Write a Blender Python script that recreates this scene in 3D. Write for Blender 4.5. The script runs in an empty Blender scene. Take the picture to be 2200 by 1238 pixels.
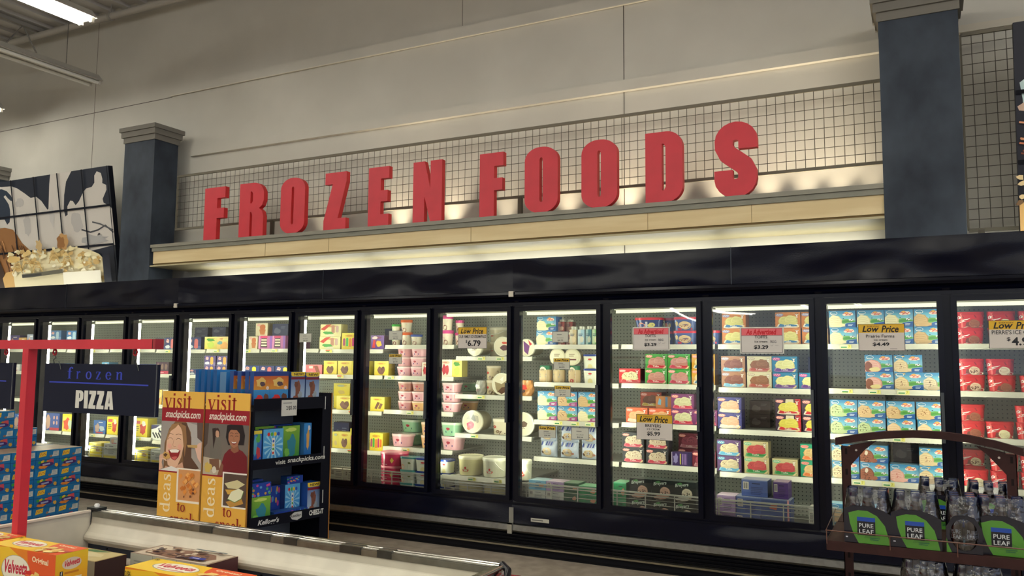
import bpy, math, random
from mathutils import Vector, Matrix
from mathutils.geometry import tessellate_polygon

sc = bpy.context.scene
COL = sc.collection
PI = math.pi

# ------------------------------------------------------------------ camera, world, light, exposure
F_PX, YAW, PITCH, ROLL = 1730.2, 0.47238, 0.089778, 0.0079315
CAM = Vector((1.7033, -5.7454, 1.5077))
def camera():
    f = Vector((-math.sin(YAW)*math.cos(PITCH), math.cos(YAW)*math.cos(PITCH), math.sin(PITCH)))
    r = Vector((math.cos(YAW), math.sin(YAW), 0)); u = r.cross(f)
    r2 = math.cos(ROLL)*r + math.sin(ROLL)*u; u2 = -math.sin(ROLL)*r + math.cos(ROLL)*u
    cd = bpy.data.cameras.new('camera'); co = bpy.data.objects.new('camera', cd); COL.objects.link(co)
    cd.sensor_fit = 'HORIZONTAL'; cd.sensor_width = 36.0; cd.lens = F_PX/2200*36.0
    cd.clip_start = 0.05; cd.clip_end = 100
    m = Matrix((r2, u2, -f)).transposed().to_4x4(); m.translation = CAM
    co.matrix_world = m; sc.camera = co
camera()
sc.view_settings.view_transform = 'Standard'; sc.view_settings.look = 'None'
sc.view_settings.gamma = 1.0; sc.view_settings.exposure = 1.76
try: sc.view_settings.use_curve_mapping = False
except Exception: pass
w = bpy.data.worlds.new('store_air'); sc.world = w; w.use_nodes = True
w.node_tree.nodes['Background'].inputs[0].default_value = (0.74, 0.82, 1.0, 1)
w.node_tree.nodes['Background'].inputs[1].default_value = 0.25
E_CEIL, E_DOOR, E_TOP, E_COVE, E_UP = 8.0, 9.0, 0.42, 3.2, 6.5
sc.cycles.max_bounces = 6; sc.cycles.transparent_max_bounces = 16; sc.cycles.diffuse_bounces = 3
sc.cycles.glossy_bounces = 3; sc.cycles.caustics_reflective = False; sc.cycles.caustics_refractive = False
sc.cycles.sample_clamp_indirect = 4.0

# ------------------------------------------------------------------ colour + materials
def lin(c):
    c = c/255.0
    return c/12.92 if c <= 0.04045 else ((c+0.055)/1.055)**2.4
def C3(t): return (lin(t[0]), lin(t[1]), lin(t[2]), 1.0)
def mixc(a, b, t): return tuple(a[i]+(b[i]-a[i])*t for i in range(3))
MATS = {}
def newmat(name):
    m = bpy.data.materials.new(name); m.use_nodes = True; MATS[name] = m
    nt = m.node_tree; return m, nt, nt.nodes['Principled BSDF']
def nd(nt, t, **k):
    n = nt.nodes.new(t)
    for a, b in k.items(): setattr(n, a, b)
    return n
def vc_mat(name, rough, metal=0.0, spec=0.5, noise=0.0, bump=0.0, bscale=60):
    m, nt, b = newmat(name)
    v = nd(nt, 'ShaderNodeVertexColor'); v.layer_name = 'Col'
    b.inputs['Roughness'].default_value = rough; b.inputs['Metallic'].default_value = metal
    b.inputs['Specular IOR Level'].default_value = spec
    out = v.outputs['Color']
    tc = nd(nt, 'ShaderNodeTexCoord')
    n = nd(nt, 'ShaderNodeTexNoise'); n.inputs['Scale'].default_value = bscale
    nt.links.new(tc.outputs['Object'], n.inputs['Vector'])
    if noise:
        mx = nd(nt, 'ShaderNodeMix'); mx.data_type = 'RGBA'; mx.blend_type = 'MULTIPLY'
        mx.inputs[0].default_value = noise
        cr = nd(nt, 'ShaderNodeValToRGB'); cr.color_ramp.elements[0].position = .35; cr.color_ramp.elements[0].color = (.35, .35, .35, 1)
        cr.color_ramp.elements[1].position = .6
        nt.links.new(n.outputs['Fac'], cr.inputs[0]); nt.links.new(out, mx.inputs[6]); nt.links.new(cr.outputs[0], mx.inputs[7])
        out = mx.outputs[2]
    nt.links.new(out, b.inputs['Base Color'])
    if bump:
        bp = nd(nt, 'ShaderNodeBump'); bp.inputs['Strength'].default_value = bump; bp.inputs['Distance'].default_value = .01
        nt.links.new(n.outputs['Fac'], bp.inputs['Height']); nt.links.new(bp.outputs[0], b.inputs['Normal'])
    return m
vc_mat('print', .45, spec=.35)
vc_mat('gloss', .22)
vc_mat('matte', .8, spec=.2)
vc_mat('metal', .35, metal=.85, noise=.25, bscale=25)
vc_mat('chrome', .15, metal=1.0, bump=.15, bscale=8)
vc_mat('worn_white', .45, noise=.18, bscale=9)
vc_mat('brown_metal', .5, spec=.2, noise=.35, bscale=30)
vc_mat('laminate', .5, noise=.12, bscale=6)
vc_mat('dark_panel', .6, spec=.12)
def emis(name, col, s):
    m, nt, b = newmat(name)
    nt.nodes.remove(b); e = nd(nt, 'ShaderNodeEmission'); e.inputs[0].default_value = C3(col); e.inputs[1].default_value = s
    nt.links.new(e.outputs[0], nt.nodes['Material Output'].inputs[0])
emis('lit_tube', (255, 252, 240), E_CEIL)
emis('lit_door', (250, 252, 226), E_DOOR)
emis('lit_door_slim', (250, 252, 226), E_DOOR*1.7)
emis('glow_top_trim', (250, 248, 205), E_TOP)  # glow added to the white trim over the doors, no lamp there
emis('lit_cove', (255, 255, 242), E_COVE)
def black_paint():
    m, nt, b = newmat('black_paint')
    b.inputs['Base Color'].default_value = C3((8, 10, 26)); b.inputs['Roughness'].default_value = .22; b.inputs['Specular IOR Level'].default_value = .2
    tc = nd(nt, 'ShaderNodeTexCoord')
    n1 = nd(nt, 'ShaderNodeTexNoise'); n1.inputs['Scale'].default_value = 2.2; n1.inputs['Detail'].default_value = 1
    n2 = nd(nt, 'ShaderNodeTexNoise'); n2.inputs['Scale'].default_value = 160; n2.inputs['Detail'].default_value = 2
    mp = nd(nt, 'ShaderNodeMapping'); mp.inputs['Scale'].default_value = (.6, 1, 1.6)
    nt.links.new(tc.outputs['Object'], mp.inputs[0]); nt.links.new(mp.outputs[0], n1.inputs['Vector'])
    nt.links.new(mp.outputs[0], n2.inputs['Vector'])
    b1 = nd(nt, 'ShaderNodeBump'); b1.inputs['Strength'].default_value = .9; b1.inputs['Distance'].default_value = .14
    b2 = nd(nt, 'ShaderNodeBump'); b2.inputs['Strength'].default_value = .25; b2.inputs['Distance'].default_value = .002
    nt.links.new(n1.outputs['Fac'], b1.inputs['Height']); nt.links.new(n2.outputs['Fac'], b2.inputs['Height'])
    nt.links.new(b1.outputs[0], b2.inputs['Normal']); nt.links.new(b2.outputs[0], b.inputs['Normal'])
    m2, nt2, bb = newmat('black_trim')
    bb.inputs['Base Color'].default_value = C3((6, 8, 22)); bb.inputs['Roughness'].default_value = .2; bb.inputs['Specular IOR Level'].default_value = .22
black_paint()
def glass_mat(name, tint, rough, bump, ior=1.5, boost=1.0):
    m, nt, b = newmat(name); nt.nodes.remove(b)
    tr = nd(nt, 'ShaderNodeBsdfTransparent'); tr.inputs[0].default_value = (*tint, 1)
    gl = nd(nt, 'ShaderNodeBsdfGlossy'); gl.inputs['Roughness'].default_value = rough
    gl.inputs['Color'].default_value = (boost, boost, boost, 1)
    fr = nd(nt, 'ShaderNodeFresnel'); fr.inputs[0].default_value = ior
    mx = nd(nt, 'ShaderNodeMixShader')
    tc = nd(nt, 'ShaderNodeTexCoord'); n = nd(nt, 'ShaderNodeTexNoise')
    n.inputs['Scale'].default_value = 1.3 if bump < .5 else 26; n.inputs['Detail'].default_value = 0 if bump < .5 else 2
    bp = nd(nt, 'ShaderNodeBump'); bp.inputs['Strength'].default_value = bump; bp.inputs['Distance'].default_value = .03 if bump < .5 else .012
    L = nt.links
    L.new(tc.outputs['Object'], n.inputs['Vector']); L.new(n.outputs['Fac'], bp.inputs['Height']); L.new(bp.outputs[0], gl.inputs['Normal'])
    L.new(fr.outputs[0], mx.inputs[0]); L.new(tr.outputs[0], mx.inputs[1]); L.new(gl.outputs[0], mx.inputs[2])
    L.new(mx.outputs[0], nt.nodes['Material Output'].inputs[0])
glass_mat('door_glass', (.95, .97, .95), .015, .45, 1.75)
glass_mat('shrink_film', (.84, .84, .9), .1, 1.0, 1.8)
def noise_mat(name, ca, cb, scale, rough, stretch=(1, 1, 1), detail=4, lo=.4, hi=.65, bump=0, spec=.3):
    m, nt, b = newmat(name); L = nt.links
    tc = nd(nt, 'ShaderNodeTexCoord'); mp = nd(nt, 'ShaderNodeMapping'); mp.inputs['Scale'].default_value = stretch
    n = nd(nt, 'ShaderNodeTexNoise'); n.inputs['Scale'].default_value = scale; n.inputs['Detail'].default_value = detail
    cr = nd(nt, 'ShaderNodeValToRGB'); cr.color_ramp.elements[0].position = lo; cr.color_ramp.elements[1].position = hi
    cr.color_ramp.elements[0].color = C3(ca); cr.color_ramp.elements[1].color = C3(cb)
    L.new(tc.outputs['Object'], mp.inputs[0]); L.new(mp.outputs[0], n.inputs['Vector']); L.new(n.outputs['Fac'], cr.inputs[0])
    L.new(cr.outputs[0], b.inputs['Base Color']); b.inputs['Roughness'].default_value = rough; b.inputs['Specular IOR Level'].default_value = spec
    if bump:
        bp = nd(nt, 'ShaderNodeBump'); bp.inputs['Strength'].default_value = bump; bp.inputs['Distance'].default_value = .01
        L.new(n.outputs['Fac'], bp.inputs['Height']); L.new(bp.outputs[0], b.inputs['Normal'])
noise_mat('wall_paint', (199, 195, 184), (207, 203, 192), 1.2, .75, bump=.05)
noise_mat('ceiling_paint', (196, 192, 186), (206, 202, 196), 2, .8)
noise_mat('slate_column', (36, 42, 53), (70, 79, 90), 3.2, .65, stretch=(1, 1, .7), detail=8, lo=.3, hi=.75)
noise_mat('birch', (222, 198, 150), (232, 211, 165), 5, .45, stretch=(.25, 1, 3), detail=3)
noise_mat('floor_tile', (150, 138, 124), (172, 160, 146), 9, .45, detail=8, bump=.02)
noise_mat('cardboard', (150, 128, 106), (166, 142, 118), 5, .85)
def perf_mat():
    m, nt, b = newmat('perforated'); L = nt.links
    tc = nd(nt, 'ShaderNodeTexCoord'); sx = nd(nt, 'ShaderNodeSeparateXYZ'); L.new(tc.outputs['Object'], sx.inputs[0])
    def fr(o, s):
        a = nd(nt, 'ShaderNodeMath', operation='MULTIPLY'); a.inputs[1].default_value = s; L.new(o, a.inputs[0])
        f = nd(nt, 'ShaderNodeMath', operation='FRACT'); L.new(a.outputs[0], f.inputs[0])
        c = nd(nt, 'ShaderNodeMath', operation='SUBTRACT'); c.inputs[1].default_value = .5; L.new(f.outputs[0], c.inputs[0])
        d = nd(nt, 'ShaderNodeMath', operation='MULTIPLY'); L.new(c.outputs[0], d.inputs[0]); L.new(c.outputs[0], d.inputs[1]); return d.outputs[0]
    ad = nd(nt, 'ShaderNodeMath', operation='ADD'); L.new(fr(sx.outputs[0], 34), ad.inputs[0]); L.new(fr(sx.outputs[2], 34), ad.inputs[1])
    lt = nd(nt, 'ShaderNodeMath', operation='LESS_THAN'); lt.inputs[1].default_value = .024; L.new(ad.outputs[0], lt.inputs[0])
    mx = nd(nt, 'ShaderNodeMix'); mx.data_type = 'RGBA'; L.new(lt.outputs[0], mx.inputs[0])
    mx.inputs[6].default_value = C3((190, 196, 184)); mx.inputs[7].default_value = C3((72, 78, 78))
    L.new(mx.outputs[2], b.inputs['Base Color']); b.inputs['Roughness'].default_value = .5
perf_mat()

# ------------------------------------------------------------------ mesh builder
class MB:
    def __init__(s): s.v = []; s.f = []; s.c = []; s.m = []; s.names = []; s.sm = []
    def mi(s, m):
        if m not in s.names: s.names.append(m)
        return s.names.index(m)
    def face(s, pts, col=(200, 200, 200), m='print', smooth=False):
        col = col or (200, 200, 200)
        i = len(s.v); s.v += [tuple(p) for p in pts]; s.f.append(list(range(i, i+len(pts))))
        s.c.append(col if isinstance(col, list) else [col]*len(pts)); s.m.append(s.mi(m)); s.sm.append(smooth)
    def box(s, x0, y0, z0, x1, y1, z1, col=(200, 200, 200), m='print', cols=None):
        P = [(x0, y0, z0), (x1, y0, z0), (x1, y1, z0), (x0, y1, z0), (x0, y0, z1), (x1, y0, z1), (x1, y1, z1), (x0, y1, z1)]
        for n, q in enumerate(((0, 3, 2, 1), (4, 5, 6, 7), (0, 1, 5, 4), (1, 2, 6, 5), (2, 3, 7, 6), (3, 0, 4, 7))):
            s.face([P[k] for k in q], (cols or {}).get(n, col), m)
    def tbox(s, M, hx, hy, hz, col, m='print'):
        P = [M @ Vector(p) for p in ((-hx, -hy, -hz), (hx, -hy, -hz), (hx, hy, -hz), (-hx, hy, -hz), (-hx, -hy, hz), (hx, -hy, hz), (hx, hy, hz), (-hx, hy, hz))]
        for q in ((0, 3, 2, 1), (4, 5, 6, 7), (0, 1, 5, 4), (1, 2, 6, 5), (2, 3, 7, 6), (3, 0, 4, 7)): s.face([P[k] for k in q], col, m)
    def grid(s, rings, cols, m='print', smooth=True, closed=True, cap0=True, cap1=True):
        base = len(s.v); n = len(rings[0])
        for r in rings: s.v += [tuple(p) for p in r]
        mi = s.mi(m)
        for a in range(len(rings)-1):
            c = cols[a] if isinstance(cols, list) else cols
            for k in range(n if closed else n-1):
                k2 = (k+1) % n
                s.f.append([base+a*n+k, base+a*n+k2, base+(a+1)*n+k2, base+(a+1)*n+k]); s.c.append([c]*4); s.m.append(mi); s.sm.append(smooth)
        if closed and cap0: s.face([rings[0][k] for k in range(n-1, -1, -1)], cols[0] if isinstance(cols, list) else cols, m)
        if closed and cap1: s.face(rings[-1], cols[-1] if isinstance(cols, list) else cols, m)
    def lathe(s, prof, seg=20, cols=(200, 200, 200), m='print', sx=1, sy=1, M=None, sq=2.0, cap0=True, cap1=True):
        rings = []
        for r, z in prof:
            ring = []
            for k in range(seg):
                a = 2*PI*k/seg; ca, sa = math.cos(a), math.sin(a)
                if sq != 2.0:
                    d = (abs(ca)**sq+abs(sa)**sq)**(1/sq); ca /= d; sa /= d
                p = Vector((r*ca*sx, r*sa*sy, z)); ring.append(M @ p if M else p)
            rings.append(ring)
        s.grid(rings, cols, m, True, True, cap0, cap1)
    def tube(s, path, r, seg=8, col=(200, 200, 200), m='print', sq=False):
        path = [Vector(p) for p in path]; rings = []; up0 = None
        for i, p in enumerate(path):
            d = (path[min(i+1, len(path)-1)]-path[max(i-1, 0)]).normalized()
            up = Vector((0, 0, 1)) if abs(d.z) < .9 else Vector((0, 1, 0))
            a = d.cross(up).normalized(); b = a.cross(d)
            rings.append([p+a*(r*math.cos(2*PI*k/seg+(PI/4 if sq else 0)))+b*(r*math.sin(2*PI*k/seg+(PI/4 if sq else 0))) for k in range(seg)])
        s.grid(rings, col, m, not sq)
    def prism(s, loops, fr, depth, col, m='print', side=None, scol=None):
        """extrude a flat outline (with holes) along -normal of the frame by depth"""
        tess_loops = [[Vector((x, y, 0)) for x, y in lp] for lp in loops]
        flat = [p for lp in loops for p in lp]
        for t in tessellate_polygon(tess_loops):
            s.face([fr(*flat[k], 0) for k in t], col, m)
            s.face([fr(*flat[k], -depth) for k in reversed(t)], col, m)
        for lp in loops:
            n = len(lp)
            for k in range(n):
                a, b = lp[k], lp[(k+1) % n]
                s.face([fr(*a, 0), fr(*b, 0), fr(*b, -depth), fr(*a, -depth)], scol or col, side or m)
    def mesh(s, name):
        me = bpy.data.meshes.new(name); me.from_pydata(s.v, [], s.f)
        at = me.color_attributes.new('Col', 'FLOAT_COLOR', 'CORNER')
        buf = []
        cache = {}
        for cl in s.c:
            for c in cl:
                if c not in cache: cache[c] = C3(c)
                buf.extend(cache[c])
        at.data.foreach_set('color', buf)
        me.polygons.foreach_set('material_index', s.m); me.polygons.foreach_set('use_smooth', s.sm)
        for n in s.names: me.materials.append(MATS[n])
        me.update(); return me
    def build(s, name, parent=None, loc=None, rz=0):
        o = bpy.data.objects.new(name, s.mesh(name)); COL.objects.link(o)
        if parent: o.parent = parent
        if loc: o.location = loc
        if rz: o.rotation_euler = (0, 0, rz)
        return o
def empty(name, loc=(0, 0, 0), rz=0):
    o = bpy.data.objects.new(name, None); COL.objects.link(o); o.location = loc; o.rotation_euler = (0, 0, rz); o.empty_display_size = .1
    return o
def tag(o, label, cat, group=None):
    o['label'] = label; o['category'] = cat
    if group: o['group'] = group
    return o
def struct(o): o['kind'] = 'structure'; return o
def frame(o, u, v, n=None):
    o = Vector(o); u = Vector(u); v = Vector(v); n = Vector(n) if n else u.cross(v).normalized()
    return lambda a, b, c=0: o+u*a+v*b+n*c

# ------------------------------------------------------------------ lettering
TCACHE = {}
def text_polys(s, bold=0.0):
    k = (s, bold)
    if k not in TCACHE:
        cu = bpy.data.curves.new('t', 'FONT'); cu.body = s; cu.resolution_u = 2; cu.offset = bold
        ob = bpy.data.objects.new('t', cu); me = bpy.data.meshes.new_from_object(ob)
        vs = [(v.co.x, v.co.y) for v in me.vertices]; fs = [list(p.vertices) for p in me.polygons]
        bpy.data.objects.remove(ob); bpy.data.curves.remove(cu); bpy.data.meshes.remove(me)
        xs = [v[0] for v in vs] or [0, 1]; ys = [v[1] for v in vs] or [0, 1]
        x0, x1, y0, y1 = min(xs), max(xs), min(ys), max(ys)
        vs = [((x-x0)/max(1e-6, x1-x0), (y-y0)/max(1e-6, y1-y0)) for x, y in vs]
        TCACHE[k] = ([[vs[i] for i in f] for f in fs], (x1-x0)/max(1e-6, y1-y0))
    return TCACHE[k]
def thick(path, w):
    """quads of a pen stroke along path; w number or list"""
    n = len(path); q = []; L = []; R = []
    for i in range(n):
        a = path[max(0, i-1)]; b = path[min(n-1, i+1)]; dx, dy = b[0]-a[0], b[1]-a[1]; d = math.hypot(dx, dy) or 1
        ww = (w[i] if isinstance(w, list) else w)/2
        L.append((path[i][0]-dy/d*ww, path[i][1]+dx/d*ww)); R.append((path[i][0]+dy/d*ww, path[i][1]-dx/d*ww))
    for i in range(n-1): q.append([R[i], R[i+1], L[i+1], L[i]])
    return q
def arc(cx, cy, rx, ry, a0, a1, n=8):
    return [(cx+rx*math.cos(math.radians(a0+(a1-a0)*i/n)), cy+ry*math.sin(math.radians(a0+(a1-a0)*i/n))) for i in range(n+1)]
def R4(x0, y0, x1, y1): return [(x0, y0), (x1, y0), (x1, y1), (x0, y1)]
SERIF = {}
def serif_glyphs():
    T, t = .17, .07; G = SERIF
    def slab(x, y, w=.3): return R4(x-w/2, y, x+w/2, y+.055)
    G['i'] = (.36, [R4(.11, 0, .11+T, .95), slab(.195, 0), R4(.02, .9, .2, .955), R4(.1, 1.15, .29, 1.34)])
    G['r'] = (.6, [R4(.11, 0, .11+T, .95), slab(.195, 0), R4(.02, .9, .2, .955)]+thick([(.27, .65), (.34, .85), (.45, .93), (.52, .9)], [.08, .1, .12, .12])+[R4(.43, .78, .58, .93)])
    G['n'] = (.8, [R4(.11, 0, .11+T, .95), slab(.195, 0), R4(.02, .9, .2, .955), R4(.53, 0, .53+T, .7), slab(.615, 0)]+thick([(.26, .7), (.36, .87), (.5, .92), (.6, .85), (.63, .68)], [.06, .08, .12, .16, T]))
    G['m'] = G['n']
    o = [x for x in thick(arc(.36, .475, .27, .44, 0, 360, 20), [T*.55+T*.45*abs(math.cos(math.radians(18*i))) for i in range(21)])]
    G['o'] = (.74, o)
    G['e'] = (.68, thick(arc(.34, .475, .25, .44, 10, 330, 18), [T*.5+T*.5*abs(math.cos(math.radians(10+17.8*i))) for i in range(19)])+[R4(.12, .46, .62, .53)])
    G['c'] = (.64, thick(arc(.34, .475, .25, .44, 40, 325, 16), [T*.5+T*.5*abs(math.cos(math.radians(40+17.8*i))) for i in range(17)])+[R4(.42, .68, .58, .83)])
    G['f'] = (.5, [R4(.13, 0, .13+T, 1.1), slab(.215, 0), R4(.02, .87, .42, .94)]+thick([(.215, 1.1), (.26, 1.32), (.38, 1.42), (.46, 1.36)], [T, .13, .1, .1])+[R4(.39, 1.22, .52, 1.38)])
    G['z'] = (.64, [R4(.06, 0, .58, .07), R4(.06, .88, .58, .95), [(.06, .07), (.24, .07), (.58, .88), (.4, .88)], R4(.52, 0, .58, .24), R4(.06, .72, .12, .95)])
    G['t'] = (.5, [R4(.14, .12, .14+T, 1.15), R4(.02, .88, .44, .95)]+thick([(.225, .14), (.28, .05), (.38, .04), (.46, .14)], [T, .1, .08, .05]))
    G['s'] = (.6, thick([(.48, .74), (.44, .86), (.3, .92), (.17, .86), (.14, .72), (.24, .58), (.4, .44), (.47, .28), (.42, .1), (.28, .03), (.13, .09), (.08, .25)], [.05, .08, .1, .12, .15, .19, .19, .15, .12, .1, .08, .05])+[R4(.45, .64, .5, .95), R4(.07, 0, .12, .32)])
    G['v'] = (.72, [[(.04, .92), (.23, .92), (.42, .1), (.36, 0), (.3, 0)], [(.3, 0), (.38, 0), (.66, .92), (.58, .92)], R4(0, .9, .3, .955), R4(.5, .9, .72, .955)])
    G['a'] = (.68, [R4(.42, .08, .42+T*.9, .72), R4(.42, 0, .66, .07)]+thick([(.12, .74), (.2, .88), (.36, .92), (.48, .84), (.5, .7)], [.14, .1, .08, .12, .15])+thick([(.45, .52), (.25, .45), (.13, .3), (.15, .12), (.28, .05), (.45, .16)], [.07, .09, .15, .15, .1, .06]))
    G['k'] = (.76, [R4(.11, 0, .11+T, 1.42), slab(.195, 0), R4(.02, 1.37, .2, 1.42), [(.27, .36), (.34, .42), (.62, .9), (.52, .9)], [(.34, .5), (.46, .62), (.72, .03), (.52, .03)], R4(.46, 0, .78, .055), R4(.44, .88, .7, .94)])
    G['d'] = (.76, [R4(.48, 0, .48+T*.9, 1.42), R4(.36, 1.37, .55, 1.42), R4(.5, 0, .74, .055)]+thick(arc(.32, .475, .22, .42, 50, 310, 14), [T*.5+T*.5*abs(math.cos(math.radians(50+18.5*i))) for i in range(15)]))
serif_glyphs()
def serif_polys(s, gap=.06):
    x = 0; out = []
    for ch in s:
        if ch == ' ': x += .35; continue
        w, g = SERIF[ch]
        out += [[(px+x, py) for px, py in q] for q in g]; x += w+gap
    return out, x-gap
def rrect(x0, y0, x1, y1, rx, ry, n=6):
    return arc(x1-rx, y0+ry, rx, ry, -90, 0, n)+arc(x1-rx, y1-ry, rx, ry, 0, 90, n)+arc(x0+rx, y1-ry, rx, ry, 90, 180, n)+arc(x0+rx, y0+ry, rx, ry, 180, 270, n)
HEAVY = {  # heavy condensed capitals, height 1: (width, outlines; the first is the outer edge, the rest holes)
 'F': (.47, [[(0, 0), (.29, 0), (.29, .41), (.45, .41), (.45, .6), (.29, .6), (.29, .79), (.47, .79), (.47, 1), (0, 1)]]),
 'E': (.48, [[(0, 0), (.48, 0), (.48, .2), (.29, .2), (.29, .41), (.45, .41), (.45, .6), (.29, .6), (.29, .8), (.48, .8), (.48, 1), (0, 1)]]),
 'Z': (.5, [[(0, 0), (.5, 0), (.5, .2), (.32, .2), (.5, .83), (.5, 1), (.02, 1), (.02, .8), (.19, .8), (0, .17)]]),
 'N': (.6, [[(0, 0), (.24, 0), (.24, .42), (.37, 0), (.6, 0), (.6, 1), (.36, 1), (.36, .55), (.24, 1), (0, 1)]]),
 'O': (.58, [rrect(0, 0, .58, 1, .27, .2, 8), rrect(.262, .16, .318, .84, .027, .04, 4)[::-1]]),
 'D': (.58, [[(0, 0), (.33, 0)]+arc(.33, .22, .25, .22, -90, 0, 7)+arc(.33, .78, .25, .22, 0, 90, 7)+[(0, 1)],
             [(.26, .17), (.26, .83), (.29, .83), (.318, .78), (.318, .22), (.29, .17)]]),
 'R': (.6, [[(0, 0), (.27, 0), (.27, .46), (.3, .46), (.325, .4), (.325, 0), (.6, 0), (.6, .36), (.57, .46), (.49, .52), (.56, .57), (.6, .66)]+arc(.34, .78, .26, .22, 0, 90, 7)+[(0, 1)],
            [(.27, .62), (.27, .84), (.3, .84), (.33, .8), (.33, .66), (.3, .62)]]),
 'P': (.56, [[(0, 0), (.27, 0), (.27, .38)]+arc(.32, .6, .24, .22, -90, 0, 6)+arc(.32, .78, .24, .22, 0, 90, 6)+[(0, 1)],
             [(.25, .56), (.25, .84), (.28, .84), (.31, .8), (.31, .6), (.28, .56)]]),
 'I': (.27, [[(0, 0), (.27, 0), (.27, 1), (0, 1)]]),
 'A': (.62, [[(0, 0), (.25, 0), (.265, .17), (.355, .17), (.37, 0), (.62, 0), (.46, 1), (.16, 1)], [(.275, .34), (.31, .72), (.345, .34)]]),
 'S': (.56, None)}
def s_outline():
    path = [(.445, .64), (.445, .74)]+arc(.285, .76, .16, .13, 0, 180, 10)+[(.125, .68), (.17, .585), (.28, .5), (.39, .415), (.435, .32)]+arc(.275, .24, .16, .13, 0, -180, 10)+[(.115, .3), (.115, .36)]
    w = [.25]*len(path); q = thick(path, w)
    L = [q[0][3]]+[a[2] for a in q]; Rr = [q[0][0]]+[a[1] for a in q]
    return L+Rr[::-1]
HEAVY['S'] = (.56, [s_outline()])

# ------------------------------------------------------------------ printed artwork on a flat face
class Art:
    def __init__(s, mb, fr, w, h, m='print', step=.00012): s.mb = mb; s.fr = fr; s.w = w; s.h = h; s.l = step; s.st = step; s.m = m
    def put(s, pts, col):
        s.mb.face([s.fr(x*s.w, y*s.h, s.l) for x, y in pts], col, s.m)
    def up(s): s.l += s.st
    def poly(s, pts, col):
        if len(pts) > 4:
            fl = [Vector((x*s.w, y*s.h, 0)) for x, y in pts]
            for t in tessellate_polygon([fl]): s.put([pts[k] for k in t], col if not isinstance(col, list) else [col[k] for k in t])
        else: s.put(pts, col)
        s.up()
    def rect(s, x0, y0, x1, y1, col, top=None):
        s.put([(x0, y0), (x1, y0), (x1, y1), (x0, y1)], [col, col, top, top] if top else col); s.up()
    def ell(s, cx, cy, rx, ry, col, n=14): s.put([(cx+rx*math.cos(2*PI*k/n), cy+ry*math.sin(2*PI*k/n)) for k in range(n)], col); s.up()
    def blob(s, cx, cy, rx, ry, col, seed=1, j=.18, n=16, clip=None):
        r = random.Random(seed); pts = []
        for k in range(n):
            q = 1+r.uniform(-j, j); x = cx+rx*q*math.cos(2*PI*k/n); y = cy+ry*q*math.sin(2*PI*k/n)
            if clip: x = min(max(x, clip[0]), clip[2]); y = min(max(y, clip[1]), clip[3])
            pts.append((x, y))
        s.poly(pts, col)
    def line(s, path, w, col):
        for q in thick([(x*s.w, y*s.h) for x, y in path], w if isinstance(w, list) else w): s.put([(a/s.w, b/s.h) for a, b in q], col)
        s.up()
    def text(s, t, x0, y0, x1, y1, col, bold=0.0, shear=0.0, rise=0.0):
        polys, _ = text_polys(t, bold)
        for f in polys: s.put([(x0+(px+shear*(py-.5)*(y1-y0)*s.h/max(1e-6, (x1-x0)*s.w))*(x1-x0), y0+py*(y1-y0)+px*rise) for px, py in f], col)
        s.up()
    def serif(s, t, x0, y0, x1, y1, col, gap=.06, ymax=1.0, rot=False):
        polys, W = serif_polys(t, gap)
        for f in polys:
            if rot: s.put([(x1-(py/ymax)*(x1-x0), y0+px/W*(y1-y0)) for px, py in f], col)
            else: s.put([(x0+px/W*(x1-x0), y0+py/ymax*(y1-y0)) for px, py in f], col)
        s.up()
    def lines(s, x0, y0, x1, y1, n, col, seed=3):
        r = random.Random(seed); d = (y1-y0)/n
        for k in range(n): s.put(R4(x0, y0+k*d+d*.25, x0+(x1-x0)*r.uniform(.6, 1), y0+k*d+d*.7), col)
        s.up()
    def barcode(s, x0, y0, x1, y1):
        s.rect(x0, y0, x1, y1, (215, 210, 195)); n = 9; d = (x1-x0)/n
        for k in range(1, n-1): s.put(R4(x0+k*d, y0+(y1-y0)*.12, x0+k*d+d*(.3+.25*(k % 3)), y1-(y1-y0)*.1), (60, 60, 75))
        s.up()
    def scoop(s, cx, cy, rx, ry, col, dark, seed=1, bits=None, clip=(0, 0, 1, 1)):
        s.blob(cx, cy, rx, ry, mixc(col, dark, .35), seed, .08, 20, clip)
        s.blob(cx-rx*.06, cy+ry*.08, rx*.88, ry*.88, col, seed+1, .07, 18, clip)
        r = random.Random(seed+5)
        for k in range(4):
            yy = cy+ry*(.55-.3*k); ww = rx*.7*math.sqrt(max(0, 1-((yy-cy)/ry)**2))
            p = [(max(clip[0], cx-ww), yy-.02), (cx-ww*.3, yy+.015+r.uniform(-.01, .01)), (cx+ww*.3, yy+.005), (min(clip[2], cx+ww), yy-.035)]
            s.line(p, .0022, mixc(col, dark, .55))
        if bits:
            for k in range(9):
                a = r.uniform(0, 2*PI); d = r.uniform(.1, .8)
                s.blob(cx+rx*d*math.cos(a), cy+ry*d*math.sin(a), .022, .03, bits, seed+k, .4, 7, clip)

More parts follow.
